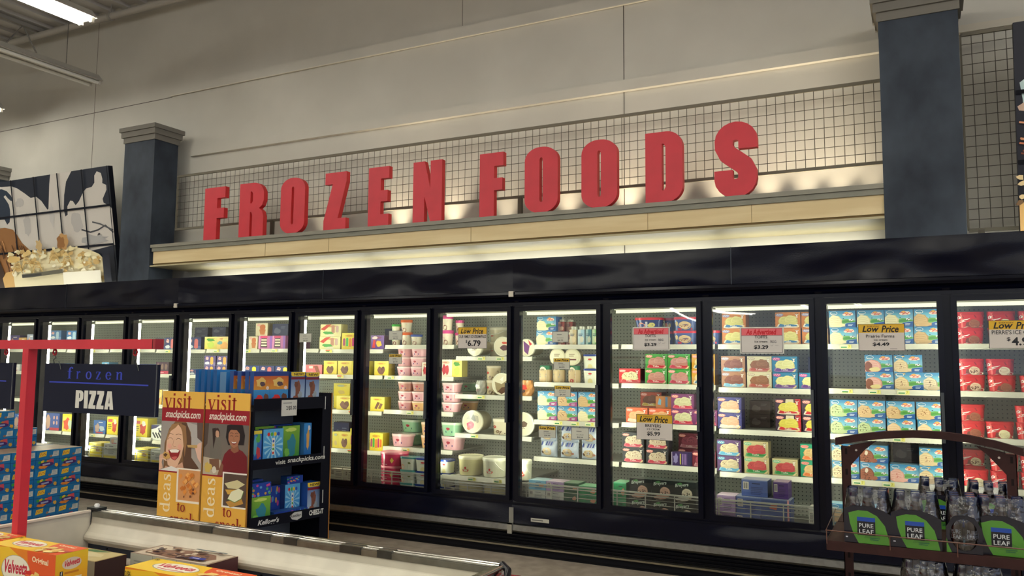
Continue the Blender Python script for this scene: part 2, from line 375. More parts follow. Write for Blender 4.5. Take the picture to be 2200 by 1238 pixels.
# ================================================================== THE ROOM
P_D, GA, GB = 0.762, -1.1528, -0.5038        # door pitch; glass edges of the door at k = 0
GZ0, GZ1 = 0.45, 1.90
SHY = 0.355                                   # front edge of the shelves
WALLY, COLY, MESHY = 1.09, 0.55, 0.89
def room():
    b = MB(); b.box(-14, -46, -.1, 12, 1.3, 0, m='floor_tile'); struct(b.build('floor'))
    b = MB(); b.box(-14, WALLY, 0, 8, WALLY+.2, 6.15, m='wall_paint')
    # joints of the tilt-up panels
    b.box(-.66, WALLY-.003, 2.3, -.654, WALLY+.01, 6.1, (70, 64, 58), 'matte'); b.box(-8.1, WALLY-.003, 2.3, -8.094, WALLY+.01, 6.1, (150, 142, 132), 'matte')
    b.box(-2.385, WALLY-.003, 4.77, -2.38, WALLY+.01, 6.1, (140, 132, 122), 'matte')
    b.box(-14, WALLY-.003, 4.765, -6.6, WALLY+.01, 4.773, (110, 102, 95), 'matte')
    struct(b.build('wall_back'))
    b = MB(); b.box(-14.2, -46, 0, -14, 1.3, 6.15, m='wall_paint'); struct(b.build('wall_left'))
    b = MB(); b.box(-14, -46, 6.15, 12, 1.3, 6.3, m='ceiling_paint')
    for k in range(80): b.box(-14+k*.32, -46, 6.10, -14+k*.32+.12, 1.09, 6.15, m='ceiling_paint')
    struct(b.build('ceiling'))
    b = MB(); b.box(-6.18, WALLY-.05, 3.955, 1.48, WALLY, 4.055, m='wall_paint')
    b.box(1.99, WALLY-.07, 4.0, 8, WALLY, 4.055, (205, 197, 180), 'matte')
    struct(b.build('trim_1'))
    b = MB(); b.box(-6.6, WALLY-.03, 4.775, 8, WALLY, 4.89, m='wall_paint'); b.box(-6.6, WALLY-.033, 4.770, 8, WALLY-.02, 4.778, (222, 216, 200), 'matte'); struct(b.build('trim_2'))
room()

def roof_truss():
    for n, x in enumerate((-11.2, -9.15)):
        t = empty('roof_truss', (x, 0, 0)); tag(t, ['open web steel roof truss in far ceiling corner', 'open web steel roof truss above the unlit tube light'][n], 'truss')
        for z in (5.55, 6.05):
            b = MB(); b.box(-.03, -13, z-.025, .03, 1.05, z+.025, (150, 146, 140), 'matte'); b.build('chord', t)
        b = MB(); z0, z1 = 5.57, 6.03
        for k in range(22):
            y = 1.0-k*.6
            b.tube([(0, y, z0), (0, y-.3, z1), (0, y-.6, z0)], .012, 6, (150, 146, 140), 'matte')
        b.build('web', t)
roof_truss()
def sprinkler_pipe():
    b = MB(); b.tube([(-13.9, .9, 5.99), (-9.75, .9, 5.96), (-6.3, .9, 5.925), (7.9, .9, 5.80)], .045, 12, (185, 180, 170), 'matte')
    o = tag(b.build('sprinkler_pipe'), 'thin white painted pipe running along top of wall', 'pipe')
    for x in (-7.6, -3.0, 1.5):
        c = MB(); z = 5.94-(x+7.6)*.009
        c.lathe([(.058, -.02), (.058, .02)], 14, (170, 165, 155), 'matte', M=Matrix.Translation((x, .9, z)) @ Matrix.Rotation(PI/2, 4, 'Y'))
        c.tube([(x, .9, z+.05), (x, .9, 6.1)], .008, 6, (150, 145, 138), 'matte'); c.build('hanger', o)
sprinkler_pipe()

# ------------------------------------------------------------------ ceiling strip lights (run towards the wall)
def tube_light(x, y1, length, z, lit, label, grp=None, open_=False):
    t = empty('tube_light', (x, y1, z)); tag(t, label, 'ceiling light', grp)
    b = MB(); L = length; W = .155
    b.face([(-W, 0, .0), (W, 0, 0), (.06, 0, .10), (-.06, 0, .10)], (200, 196, 188), 'matte')
    b.face([(-W, -L, 0), (-.06, -L, .10), (.06, -L, .10), (W, -L, 0)], (200, 196, 188), 'matte')
    for s in (-1, 1): b.face([(s*W, 0, 0), (s*.06, 0, .10), (s*.06, -L, .10), (s*W, -L, 0)], (196, 192, 182), 'matte')
    b.face([(-.06, 0, .10), (.06, 0, .10), (.06, -L, .10), (-.06, -L, .10)], (190, 186, 176), 'matte')
    b.face([(-W, 0, .012), (W, 0, .012), (W, -L, .012), (-W, -L, .012)], (225, 222, 212), 'matte')
    b.build('housing', t)
    for s in (-.085, .085):
        c = MB(); c.tube([(s, -.03, -.012), (s, -L+.03, -.012)], .022, 8, (235, 232, 222), 'lit_tube' if lit else 'matte'); c.build('tube', t)
        for y in (-.015, -L+.015):
            e = MB(); e.box(s-.02, y-.014, -.035, s+.02, y+.014, .014, (215, 210, 200), 'gloss'); e.build('lamp_holder', t)
    for y in (-.4, -L+.4):
        e = MB(); e.tube([(0, y, .1), (0, y, 6.14-z)], .005, 5, (150, 148, 142), 'metal'); e.build('hanger_wire', t)
tube_light(-5.80, -.64, 3.6, 4.93, True, 'lit tube light glaring in the ceiling corner, hung nearest the camera')
tube_light(-7.55, .70, 3.6, 4.97, False, 'unlit tube light ending just short of the wall')
tube_light(-9.42, .60, 3.4, 4.84, True, 'lit tube light of which only the bright end shows')
for i, (x, y, l) in enumerate(((-4.0, -2.9, 7), (-1.6, -2.5, 9), (1.0, -2.2, 9), (3.6, -2.0, 9), (-6.6, -5.2, 7), (6.2, -1.5, 9), (-9.2, -5.0, 8), (-10.4, -16, 26), (-7.4, -15, 28), (-4.4, -13, 30), (-1.4, -14, 30), (1.6, -13, 30), (4.6, -13, 30), (7.6, -12, 30), (10.4, -12, 30))):
    tube_light(x, y, l, 4.95, True, 'lit tube light hung over the aisle behind the camera', 'tube lights over the aisle')

# ------------------------------------------------------------------ slate columns with stepped caps
def column(x0, x1, label, zcap=4.08, y0=COLY, y1=MESHY-.01):
    t = empty('column', ((x0+x1)/2, (y0+y1)/2, 2.22)); hw = (x1-x0)/2; hd = (y1-y0)/2
    tag(t, label, 'column')
    b = MB(); b.box(-hw, -hd, 0, hw, hd, zcap-2.22, m='slate_column'); b.build('column_shaft', t)
    b = MB(); z = zcap-2.22
    for e, h0, h1 in ((.012, -.03, .035), (.032, .035, .1), (.05, .1, .15)):
        b.box(-hw-e, -hd-e, z+h0, hw+e, hd+e, z+h1, (120, 116, 108), 'matte')
    b.build('column_cap', t)
column(-6.725, -6.205, 'mottled slate blue column between the milk mural and the letter shelf')
column(1.483, 1.995, 'wide mottled slate blue column past the last red letter', 4.03)
column(-10.42, -9.90, 'farthest slate blue column, mostly hidden behind the milk mural', 4.04, .80, 1.06)

# ------------------------------------------------------------------ letter shelf, grid mesh and letters
def letter_shelf():
    X0, X1 = -6.185, 1.483
    o = empty('letter_shelf', (0, COLY, 2.57)); tag(o, 'long birch fascia shelf carrying the red letters between two columns', 'shelf')
    def part(name, y0, z0, y1, z1, col, m, x0=X0, x1=X1):
        b = MB(); b.box(x0, y0-COLY, z0-2.57, x1, y1-COLY, z1-2.57, col, m); return b.build(name, o)
    part('top_ledge', COLY-.01, 2.765, .78, 2.80, (142, 138, 124), 'laminate'); part('ledge_moulding', COLY+.004, 2.722, .76, 2.765, (132, 130, 116), 'laminate', X0+.01)
    part('fascia_board', COLY+.02, 2.583, COLY+.05, 2.722, None, 'birch', X0+.02)
    b = MB()
    for x in (-4.45, -3.6, -1.95, -.28, .55):
        b.box(x, COLY+.018-COLY, .013, x+.003, .04, .152, (150, 125, 85), 'matte')
    b.build('board_joint', o)
    part('shadow_gap', COLY+.03, 2.562, COLY+.06, 2.583, (120, 100, 66), 'matte', X0+.02)
    part('soffit', COLY-.005, 2.545, WALLY, 2.562, (186, 174, 136), 'laminate')
letter_shelf()
def light_cove():
    spots = [(-5.75+i*1.2, .96, 2.385, 'hidden tube light on the case top glowing below the letter shelf', 'cove tubes under the letter shelf') for i in range(6)]
    spots += [(x, .26, 2.27, 'hidden tube light on the case top glowing at the mural foot', 'cove tubes at the mural feet') for x in (-10.6, -9.35, -8.1, 2.1, 3.35)]
    for x, y, z, lab, grp in spots:
        b = MB(); b.tube([(x, y, z), (x+1.15, y, z)], .02, 8, (255, 255, 240), 'lit_cove')
        o = tag(b.build('cove_tube'), lab, 'light', grp)
        c = MB(); c.box(x, y-.03, 2.201, x+1.15, y+.03, z-.03, (220, 220, 210), 'matte'); c.build('batten', o)
        for q in (x+.01, x+1.14):
            c = MB(); c.box(q-.01, y-.02, z-.03, q+.01, y+.02, z+.02, (220, 220, 210), 'matte'); c.build('lamp_holder', o)
light_cove()
def grid_mesh(x0, x1, z0, z1, label, posts, nv=.0727):
    o = empty('grid_mesh', (x0, MESHY, z0)); tag(o, label, 'wire grid'); W, H = x1-x0, z1-z0
    b = MB(); g = (92, 86, 76); n = int(W/nv)
    for k in range(1, n+1): b.tube([(W-k*nv+.02, 0, 0), (W-k*nv+.02, 0, H)], .0026, 4, g, 'matte')
    m = int(round(H/.0775))
    for k in range(1, m): b.tube([(0, -.004, k*H/m), (W, -.004, k*H/m)], .0026, 4, g, 'matte')
    b.build('wire_grid', o)
    for z in (0, H):
        b = MB(); b.box(0, -.012, z-.013, W, .006, z+.013, (124, 118, 104), 'matte'); b.build('rail', o)
    for x in (0, W):
        b = MB(); b.box(x-.006, -.012, 0, x+.006, .012, H, (120, 114, 100), 'matte'); b.build('end_rail', o)
    for x in posts:
        b = MB(); b.box(x-x0-.02, -.015, 2.80-z0 if z0 > 2.8 else -.1, x-x0+.02, .015, 0, (104, 98, 86), 'matte'); b.build('post', o)
grid_mesh(-6.19, 1.478, 3.03, 3.67, 'long grey wire grid behind the red letters', (-4.67, -1.607))
grid_mesh(2.02, 2.36, 2.47, 3.93, 'tall narrow wire grid beside the near column and dark mural', (2.1,))
grid_mesh(-6.92, -6.73, 2.47, 3.75, 'narrow strip of wire grid between milk mural and column', (-6.8,))

def letters():
    R_ = [('F', -5.372, -5.03, 'first'), ('R', -4.843, -4.465, ''), ('O', -4.258, -3.90, ''), ('Z', -3.677, -3.365, ''), ('E', -3.121, -2.845, ''), ('N', -2.593, -2.24, ''),
          ('F', -1.865, -1.59, ''), ('O', -1.406, -1.055, ''), ('O', -.864, -.512, ''), ('D', -.296, .045, ''), ('S', .275, .628, '')]
    lab = ['thick red letter F starting the word nearest the milk mural', 'thick red letter R standing on the shelf', 'thick red letter O between letters R and Z',
           'thick red letter Z standing on the shelf', 'thick red letter E standing on the shelf', 'thick red letter N standing on the shelf', 'thick red letter F starting the second word',
           'thick red letter O next to the second F', 'thick red letter O next to letter D', 'thick red letter D standing on the shelf', 'thick red letter S, last letter on the shelf']
    H = .588
    for i, (ch, x0, x1, _) in enumerate(R_):
        w, loops = HEAVY[ch]; ww = x1-x0-.03
        b = MB(); fr = frame((0, 0, 0), (1, 0, 0), (0, 0, 1), (0, -1, 0))
        sc_ = [[(x/w*ww, y*H) for x, y in lp] for lp in loops]
        b.prism(sc_, fr, .055, (208, 48, 62), 'laminate', scol=(222, 50, 54))  # sides in a brighter red: their lit look is put into the colour
        o = b.build('sign_letter', loc=(x0, .57, 2.80)); tag(o, lab[i], 'sign letter', 'red letters on the shelf')
letters()
def uplights():
    for i, (x, e) in enumerate(((-5.2, .3), (-4.1, .4), (-3.08, 1.6), (-2.45, 1.6), (-1.85, .8), (-1.2, 1.2), (-.62, 1.7), (-.2, .8), (.2, 1.1), (.6, 1.2), (.9, 1.1), (1.15, 1.1), (1.38, .7))):
        o = empty('uplight', (x, .93, 2.6)); tag(o, 'small black spotlight behind the red letters aimed up the wall', 'spotlight', 'uplights behind the letters')
        b = MB(); b.lathe([(.02, 0), (.02, .01), (.006, .012), (.006, .03)], 10, (30, 30, 34), 'matte'); b.build('base', o)
        b = MB(); b.lathe([(.018, -.025), (.022, .02)], 12, (30, 30, 34), 'matte', cap1=False, M=Matrix.Translation((0, .005, .045)) @ Matrix.Rotation(-.02, 4, 'X')); b.build('lamp_head', o)
        l = bpy.data.lights.new('spot', 'SPOT'); l.energy = E_UP*e; l.color = (1.0, .85, .62); l.spot_size = 1.25; l.spot_blend = 1.0; l.shadow_soft_size = .03
        lo = bpy.data.objects.new('spot_lamp', l); COL.objects.link(lo); lo.parent = o; lo.location = (0, .005, .075)
        lo.rotation_euler = (PI-.08, 0, 0)
uplights()

# ------------------------------------------------------------------ murals (leaning tile pictures)
def mural_left():
    o = empty('mural', (-9.785, .5, 3.80)); tag(o, 'tiled mural of milk splashing over ice cream scoops', 'mural')
    TW, n = .4735, 6
    yb, zb = .225, -1.395; Lh = math.hypot(yb, zb); v = Vector((0, -yb/Lh, -zb/Lh)); nrm = Vector((0, zb/Lh, -yb/Lh))
    fr = frame((0, yb, zb), (1, 0, 0), v, nrm)
    W = TW*n
    b = MB(); b.prism([[(0, 0), (W, 0), (W, Lh), (0, Lh)]], fr, .06, (34, 40, 54), 'print', scol=(20, 22, 30))
    A = Art(b, fr, TW, Lh/3, step=.0004)   # x: tile columns 0..6 ; the last seam at the column side is c=5 -> x=6
    def S(pts): return [(c+1, r) for c, r in pts]
    milk, sh = (206, 200, 192), (184, 180, 176)
    A.poly(S([(-1, 2.6), (-.4, 2.98), (0, 2.93), (.5, 2.86), (.95, 2.84), (1.2, 2.76), (1.5, 2.6), (1.75, 2.45), (2.0, 2.46), (2.2, 2.33), (2.42, 2.08), (2.47, 2.1),
              (2.52, 2.35), (2.6, 2.75), (2.68, 3.0), (3.55, 3.0), (3.3, 2.75), (3.17, 2.4), (3.1, 2.02), (3.14, 1.84), (3.24, 1.88), (3.26, 2.1), (3.4, 2.24), (3.5, 2.22), (3.6, 2.1), (3.75, 2.2), (3.95, 2.42),
              (4.08, 2.5), (4.3, 2.52), (4.42, 2.62), (4.44, 2.8), (4.55, 2.9), (4.7, 2.84), (4.74, 2.68), (4.72, 2.58), (4.86, 2.52), (4.86, 2.4), (4.68, 2.18), (4.7, 2.08), (4.93, 1.98), (5.0, 1.9), (5.0, .98), (3.8, .85), (-1, .8)]), milk)
    A.poly(S([(-1, 2.8), (.5, 2.80), (.72, 2.73), (.9, 2.58), (.94, 2.46), (.86, 2.42), (.8, 2.3), (.78, 2.05), (.72, 1.86), (.6, 1.8), (.5, 1.95), (-1, 2.0)]), (40, 52, 70))
    A.poly(S([(.56, 2.58), (.64, 2.62), (.75, 2.52), (.9, 2.42), (.95, 2.2), (.84, 2.0), (.76, 2.35), (.64, 2.5)]), milk)
    A.blob(2.5, 1.75, .16, .3, sh, 3, .2); A.blob(4.6, 1.65, .22, .3, sh, 4, .2); A.blob(2.25, 2.35, .18, .12, sh, 5, .2); A.blob(3.6, 1.9, .1, .3, (196, 192, 188), 15, .2)
    A.line([(4.75, 1.45), (5.1, 1.36), (5.4, 1.4), (5.7, 1.5), (5.98, 1.3)], .02, (70, 72, 78)); A.line([(5.2, 1.62), (5.5, 1.55), (5.98, 1.36)], .018, (90, 92, 96)); A.blob(5.42, 1.27, .05, .06, (74, 72, 72), 2, .2, 8)
    A.blob(5.2, 1.15, .5, .14, (170, 168, 166), 8, .3, 20)
    A.poly(S([(-1, 1.72), (.5, 1.72), (.85, 1.64), (1.0, 1.5), (1.2, 1.25), (1.5, 1.05), (1.6, .82), (1.4, .2), (-1, 0)]), (150, 104, 62))
    r = random.Random(4)
    for k in range(34):
        x = r.uniform(-.2, 1.35); y = r.uniform(.6, 1.62)-max(0, x-.6)*.5
        A.line([(x+1, y), (x+1.06, y-.12), (x+1.1, y-.3)], .016, (92, 58, 34) if k % 3 else (196, 140, 90))
    A.poly(S([(-1, .75), (.1, .9), (.3, .5), (.32, 0), (-1, 0)]), (60, 42, 32)); A.poly(S([(.28, 0), (.22, .3), (.4, .46), (.8, .5), (1.1, .46), (1.1, 0)]), (214, 172, 106))
    cream, yel = (238, 226, 186), (226, 204, 140)
    A.poly(S([(.75, 0), (.72, .5), (.8, .8), (1.1, .78), (1.4, .86), (1.9, .96), (2.4, .94), (2.9, 1.04), (3.4, 1.02), (4.0, .92), (4.4, .78), (4.62, .6), (4.72, .4), (4.7, 0)]), cream)
    for k in range(150):
        x = r.uniform(.8, 4.5); y = r.uniform(.4, 1.02)-(max(0, x-3.6)*.35); s = r.uniform(.35, 1)
        A.blob(x+1, y, .13*s, .07*s, [(222, 192, 128), (236, 222, 172), (246, 238, 208), (206, 172, 110), (240, 230, 190)][k % 5], k, .35, 9)
    for cx, cy in ((1.55, .62), (2.0, .5), (2.75, .72), (3.3, .6), (1.15, .5)):
        for q in range(4): A.line([(cx+1-.22+q*.02, cy-.1+q*.06), (cx+1-.05, cy+.06+q*.05), (cx+1.12, cy+.04+q*.05), (cx+1.24-q*.02, cy-.1+q*.06)], .012, [(190, 156, 92), (214, 184, 122)][q % 2])
    A.blob(4.2, 1.18, .26, .22, (190, 146, 92), 7, .2); A.blob(4.1, 1.15, .16, .16, (150, 104, 60), 17, .3); A.blob(3.2, 1.12, .14, .16, (198, 168, 118), 9, .3); A.blob(2.0, .8, .3, .1, (214, 180, 112), 19, .3)
    A.rect(4.1, .02, 5.6, .36, (246, 240, 220)); A.line([(2.35, .33), (2.8, .34), (4.1, .4)], .05, (96, 92, 78)); A.line([(2.35, .33), (3.2, .35)], .03, (50, 50, 48))
    A.rect(5.72, 0, 6, .78, (32, 36, 50))
    b.build('mural_board', o)
    b = MB(); g = (22, 24, 34)  # black bars stand in for the shadowed gaps between tiles
    for c in range(n+1):
        x = c*TW; b.face([fr(max(0, x-.012), 0, .018), fr(min(W, x+.012), 0, .018), fr(min(W, x+.012), Lh, .018), fr(max(0, x-.012), Lh, .018)], g, 'matte')
    for k in range(1, 3):
        b.face([fr(0, k*Lh/3-.013, .017), fr(W, k*Lh/3-.013, .017), fr(W, k*Lh/3+.013, .017), fr(0, k*Lh/3+.013, .017)], g, 'matte')
    b.build('tile_grid', o)
mural_left()
def mural_right():
    o = empty('mural', (2.315, .5, 3.82)); tag(o, 'dark mural edge with brown ice cream beside the narrow wire grid', 'mural')
    yb, zb = .18, -1.41; Lh = math.hypot(yb, zb); fr = frame((0, yb, zb), (1, 0, 0), Vector((0, -yb/Lh, -zb/Lh)), Vector((0, zb/Lh, -yb/Lh))); W = 1.9
    b = MB(); b.prism([[(0, 0), (W, 0), (W, Lh), (0, Lh)]], fr, .06, (22, 24, 38), 'print', scol=(16, 17, 26))
    A = Art(b, fr, W, Lh, step=.0004)
    A.blob(.06, .67, .045, .1, (190, 214, 214), 3, .15); A.poly([(.005, .6), (.03, .62), (.3, .7), (.3, .5), (.01, .58)], (200, 170, 150))
    r = random.Random(2)
    for k in range(60):
        x = r.uniform(.0, .3); y = r.uniform(.37, .58); A.line([(x, y), (x+.03, y-.01), (x+.05, y+.012)], .012, [(196, 116, 78), (120, 62, 40), (214, 150, 110)][k % 3])
    A.poly([(.0, 0), (.0, .13), (.04, .16), (.3, .25), (.3, 0)], (222, 178, 110))
    for k in range(40):
        x = r.uniform(.0, .3); y = r.uniform(.13, .36); A.blob(x, y, .012, .012, [(226, 200, 150), (120, 90, 60)][k % 2], k, .4, 7)
    b.build('mural_board', o)
    b = MB()
    for z in (Lh/3, 2*Lh/3): b.face([fr(0, z-.014, .017), fr(W, z-.014, .017), fr(W, z+.014, .017), fr(0, z+.014, .017)], (14, 14, 22), 'matte')
    for x in (.55, 1.1, 1.65): b.face([fr(x-.012, 0, .018), fr(x+.012, 0, .018), fr(x+.012, Lh, .018), fr(x-.012, Lh, .018)], (14, 14, 22), 'matte')
    b.build('tile_grid', o)
mural_right()

# ================================================================== FREEZER CASES
SHELF_Z = {3: [1.64, 1.33, 1.015, .71], 4: [1.64, 1.33, 1.03, .715], 2: [1.64, 1.32, 1.015, .70], 1: [1.64, 1.335, 1.03, .72], 0: [1.64, 1.33, 1.02, .72],
 -1: [1.54, 1.21, .875, .545], -2: [1.64, 1.36, 1.05, .72], -3: [1.60, 1.36, 1.03, .67], -4: [1.605, 1.33, 1.0, .66], -5: [1.60, 1.33, 1.0, .66], -6: [1.595, 1.33, 1.0, .617],
 -7: [1.60, 1.33, 1.0, .64], -8: [1.595, 1.33, 1.0, .64], -9: [1.60, 1.33, 1.0, .64], -10: [1.6, 1.33, 1.0, .64]}
TAGS = {3: [[.12], [.12, .36, .6], [.3, .55], [.2, .45]], -1: [[.3, .55], [.3], [.22], [.35, .68]], -2: [[], [.05], [.35, .65], [.3, .62]], 0: [[], [], [.25, .45, .62], []],
 -3: [[.1], [.3], [.5], [.5]], -4: [[.2, .5], [], [], []], -5: [[.15, .5, .75], [], [], []], -6: [[.2, .6], [.5], [], [.3]], -7: [[.3, .6], [], [], [.2, .7]], -8: [[.6], [], [], [.7]], 4: [[], [], [], []], 2: [[], [], [], []]}
def build_case(ks, name_label, joints, ends=()):
    xa = ks[0]*P_D+GA-.0565; xb = ks[-1]*P_D+GB+.0565
    case = empty('freezer_case', ((xa+xb)/2, 0, 0)); tag(case, name_label, 'freezer'); X0 = case.location.x
    def add(mb, name, par=None): return mb.build(name, par or case)
    def shift(mb): mb.v = [(x-X0, y, z) for x, y, z in mb.v]; return mb
    # cabinet body: base, top, back, ends
    b = MB(); iw = (150, 154, 148)
    b.box(xa, .0, .24, xb, .115, .415, m='black_paint'); b.box(xa, .06, .02, xb, 1.0, .24, (20, 21, 30), 'matte')
    b.box(xa, .115, .24, xb, 1.0, .328, (150, 152, 146), 'matte')
    b.box(xa, .98, .3, xb, 1.03, 2.2, (150, 152, 146), 'matte')
    b.box(xa, .10, 1.98, xb, 1.03, 2.2, (60, 62, 66), 'matte')
    for x in ends: b.box(x-.015, .11, .3, x+.015, 1.0, 1.98, iw, 'worn_white')
    add(shift(b), 'cabinet')
    b = MB(); b.box(xa, .93, .3, xb, .98, 1.98, m='perforated'); add(shift(b), 'back_panel')
    b = MB(); b.box(xa, .13, 1.94, xb, .97, 1.98, (170, 172, 160), 'worn_white'); add(shift(b), 'inner_ceiling')
    # door surround
    b = MB(); b.box(xa, .005, 1.945, xb, .11, 2.0, m='black_trim'); b.box(xa, .005, .40, xb, .11, .425, m='black_trim')
    for k in (ks if ks[0] > -9 else ks)+[ks[-1]+1]:
        if k == ks[0] and k > -9: continue
        xm = k*P_D+GA-.0565; b.box(xm-.028, .01, .42, xm+.028, .10, 1.95, m='black_trim')
    add(shift(b), 'door_surround')
    # canopy panel and mouldings
    b = MB(); b.box(xa, -.03, 2.055, xb, .14, 2.316, m='black_paint')
    for j in joints:
        if xa < j < xb: b.box(j-.003, -.034, 2.055, j+.003, -.02, 2.318, (60, 64, 72), 'metal')
    add(shift(b), 'canopy_panel')
    b = MB(); prof = [(-.02, 2.055), (-.045, 2.05), (-.05, 2.03), (-.035, 2.012), (-.01, 2.006), (0, 2.0), (-.012, 1.985), (0, 1.97)]
    for q in range(len(prof)-1): b.face([(xa, *prof[q]), (xb, *prof[q]), (xb, *prof[q+1]), (xa, *prof[q+1])], (15, 16, 26), 'black_trim', True)
    b.box(xa, 0, 1.97, xb, .1, 2.055, m='black_trim'); add(shift(b), 'canopy_moulding')
    # lower front: kick panel, steel bumper, louvres, toe strip
    b = MB(); b.box(xa, -.008, .385, xb, .02, .40, m='black_trim'); b.box(xa, -.02, .245, xb, .0, .385, m='black_paint'); add(shift(b), 'lower_panel')
    b = MB(); b.box(xa, -.045, .195, xb, -.0, .238, (150, 150, 148), 'metal'); b.face([(xa, -.045, .195), (xb, -.045, .195), (xb, -.02, .176), (xa, -.02, .176)], (170, 165, 150), 'metal'); add(shift(b), 'bumper_rail')
    b = MB()
    for k in range(4): z = .086+k*.024; b.face([(xa, -.006, z), (xb, -.006, z), (xb, -.03, z+.016), (xa, -.03, z+.016)], (24, 25, 34), 'gloss'); b.box(xa, -.006, z-.006, xb, .03, z, (14, 14, 20), 'gloss')
    b.box(xa, .0, .02, xb, .05, .19, (12, 12, 18), 'matte'); add(shift(b), 'louvre_grille')
    b = MB(); b.box(xa, -.022, .066, xb, .0, .078, (150, 142, 122), 'metal'); add(shift(b), 'toe_strip')
    b = MB(); b.box(xa, .01, 0, xb, .1, .066, (14, 14, 18), 'matte'); add(shift(b), 'plinth')
    for xq in (xa,):
        if xq < -8: continue
        wh = 'between pail door and five-sign door' if xq > -2 else 'beside the door over blue crackers'
        b = MB(); b.box(xq-.022, -.062, 2.012, xq+.018, -.052, 2.05, (200, 192, 176), 'gloss'); b.box(xq-.022, -.062, 2.05, xq+.018, -.04, 2.056, (200, 192, 176), 'gloss'); tag(b.build('joint_clip'), 'small silver clip under the canopy, '+wh, 'clip')
        b = MB(); b.box(xq-.02, -.028, .238, xq+.018, -.021, .365, (128, 126, 118), 'gloss'); b.box(xq-.02, -.056, .17, xq+.018, -.046, .25, (150, 146, 134), 'gloss'); b.box(xq-.02, -.056, .239, xq+.018, -.021, .25, (150, 146, 134), 'gloss'); tag(b.build('joint_strap'), 'grey metal strap over the bumper joint, '+wh, 'strap')
    for k in ks:
        x0, x1 = k*P_D+GA, k*P_D+GB; xl, xr = x0-.0565, x1+.0565
        # door: frame, glass, handle
        b = MB()
        s = .034
        b.box(x0-s, -.02, GZ0-.036, x1+s, .012, GZ0, m='black_trim'); b.box(x0-s, -.02, GZ1, x1+s, .012, GZ1+.042, m='black_trim')
        b.box(x0-s, -.02, GZ0, x0, .012, GZ1, m='black_trim'); b.box(x1, -.02, GZ0, x1+s, .012, GZ1, m='black_trim')
        b.box(x0-s, -.026, GZ1+.03, x1+s, -.02, GZ1+.042, m='black_trim')
        d = add(shift(b), 'door')
        b = MB(); b.face([(x0, -.004, GZ0), (x1, -.004, GZ0), (x1, -.004, GZ1), (x0, -.004, GZ1)], (255, 255, 255), 'door_glass'); add(shift(b), 'glass_pane', d)
        b = MB(); b.box(x1+.004, -.055, 1.02, x1+.022, -.038, 1.33, (66, 70, 74), 'gloss'); b.box(x1+.006, -.04, 1.05, x1+.02, -.018, 1.07, (30, 30, 36), 'gloss'); b.box(x1+.006, -.04, 1.28, x1+.02, -.018, 1.3, (30, 30, 36), 'gloss')
        add(shift(b), 'handle', d)
        # lights on the back of the mullion, plain white trim above the opening with an added glow
        b = MB()
        lx, rr, ly, lm = (x0-.034, .012, .118, 'lit_door') if k <= -3 else (x0-.0565, .008, .109, 'lit_door_slim')
        b.tube([(lx, ly, GZ0+.04 if k <= -3 else .62), (lx, ly, GZ1-.03)], rr, 8, (255, 250, 225), lm)
        add(shift(b), 'door_light')
        b = MB(); b.box(xl+.05, .125, 1.876, xr-.05, .14, 1.9, (255, 250, 215), 'glow_top_trim'); b.box(xl+.03, .14, 1.9, xr-.03, .16, 1.945, (200, 200, 190), 'worn_white'); add(shift(b), 'glowing_trim')
        for n, z in enumerate(SHELF_Z[k]):
            SHY = .355 if z > .56 else .15
            b = MB(); sl, sr = xl+.012, xr-.012
            b.box(sl, SHY+.004, z-.012, sr, .92, z-.002, (176, 178, 166), 'worn_white')
            b.face([(sl, SHY, z+.001), (sr, SHY, z+.001), (sr, SHY-.008, z-.036), (sl, SHY-.008, z-.036)], (214, 212, 196), 'gloss')
            b.face([(sl, SHY-.010, z-.030), (sr, SHY-.010, z-.030), (sr, SHY-.010, z-.036), (sl, SHY-.010, z-.036)], (226, 224, 208), 'gloss')
            b.box(sl, SHY+.002, z-.034, sr, SHY+.012, z+.001, (190, 190, 176), 'worn_white')
            for x in (sl+.003, sr-.006): b.face([(x, SHY+.01, z-.01), (x, .9, z-.01), (x, .9, z-.03), (x, .7, z-.03), (x, SHY+.01, z-.03)], (150, 152, 142), 'worn_white')
            so = add(shift(b), 'shelf')
            for q, tx in enumerate(TAGS.get(k, [[]]*4)[n] if n < len(TAGS.get(k, [[]]*4)) else []):
                b = MB(); cx = sl+tx*(sr-sl); wt = .075
                f = frame((cx, SHY-.0125, z-.031), (1, 0, 0), (0, .0, 1), (0, -1, 0))
                A = Art(b, f, wt, .027); A.rect(0, 0, 1, 1, (226, 222, 120) if k > -3 else (232, 226, 110)); A.rect(.02, .12, .68, .88, (226, 226, 200)); A.rect(.1, .2, .62, .5, (40, 140, 60)); A.text('7', .76, .25, .88, .8, (150, 130, 30))
                if k == -3: A.rect(0, .5, .7, .95, (220, 110, 80))
                add(shift(b), 'price_tag', so)
        # wire basket front at the bottom
        b = MB(); wc = (206, 208, 196); zt = .540 if k != -1 else .50; yb_ = .137
        b.box(xl+.015, yb_-.004, zt-.03, xr-.015, yb_+.004, zt-.022, wc, 'gloss'); b.box(xl+.015, yb_-.006, zt-.012, xr-.015, yb_+.002, zt, wc, 'gloss')
        for q in range(3): b.tube([(xl+.015, yb_, zt-.055-.034*q), (xr-.015, yb_, zt-.055-.034*q)], .0024, 4, wc, 'gloss')
        for q in range(4): xx = xl+.05+(xr-xl-.1)*q/3; b.box(xx-.004, yb_-.003, .33, xx+.004, yb_+.003, zt-.01, wc, 'gloss')
        add(shift(b), 'wire_basket')
JOINTS = (.513, -3.146, -6.8)
build_case([0, 1, 2, 3, 4], 'long black glass-door freezer case holding tubs and cartons, nearest the camera', JOINTS, (2.585,))
build_case([-5, -4, -3, -2, -1], 'middle black glass-door freezer case partly behind the cracker display', JOINTS)
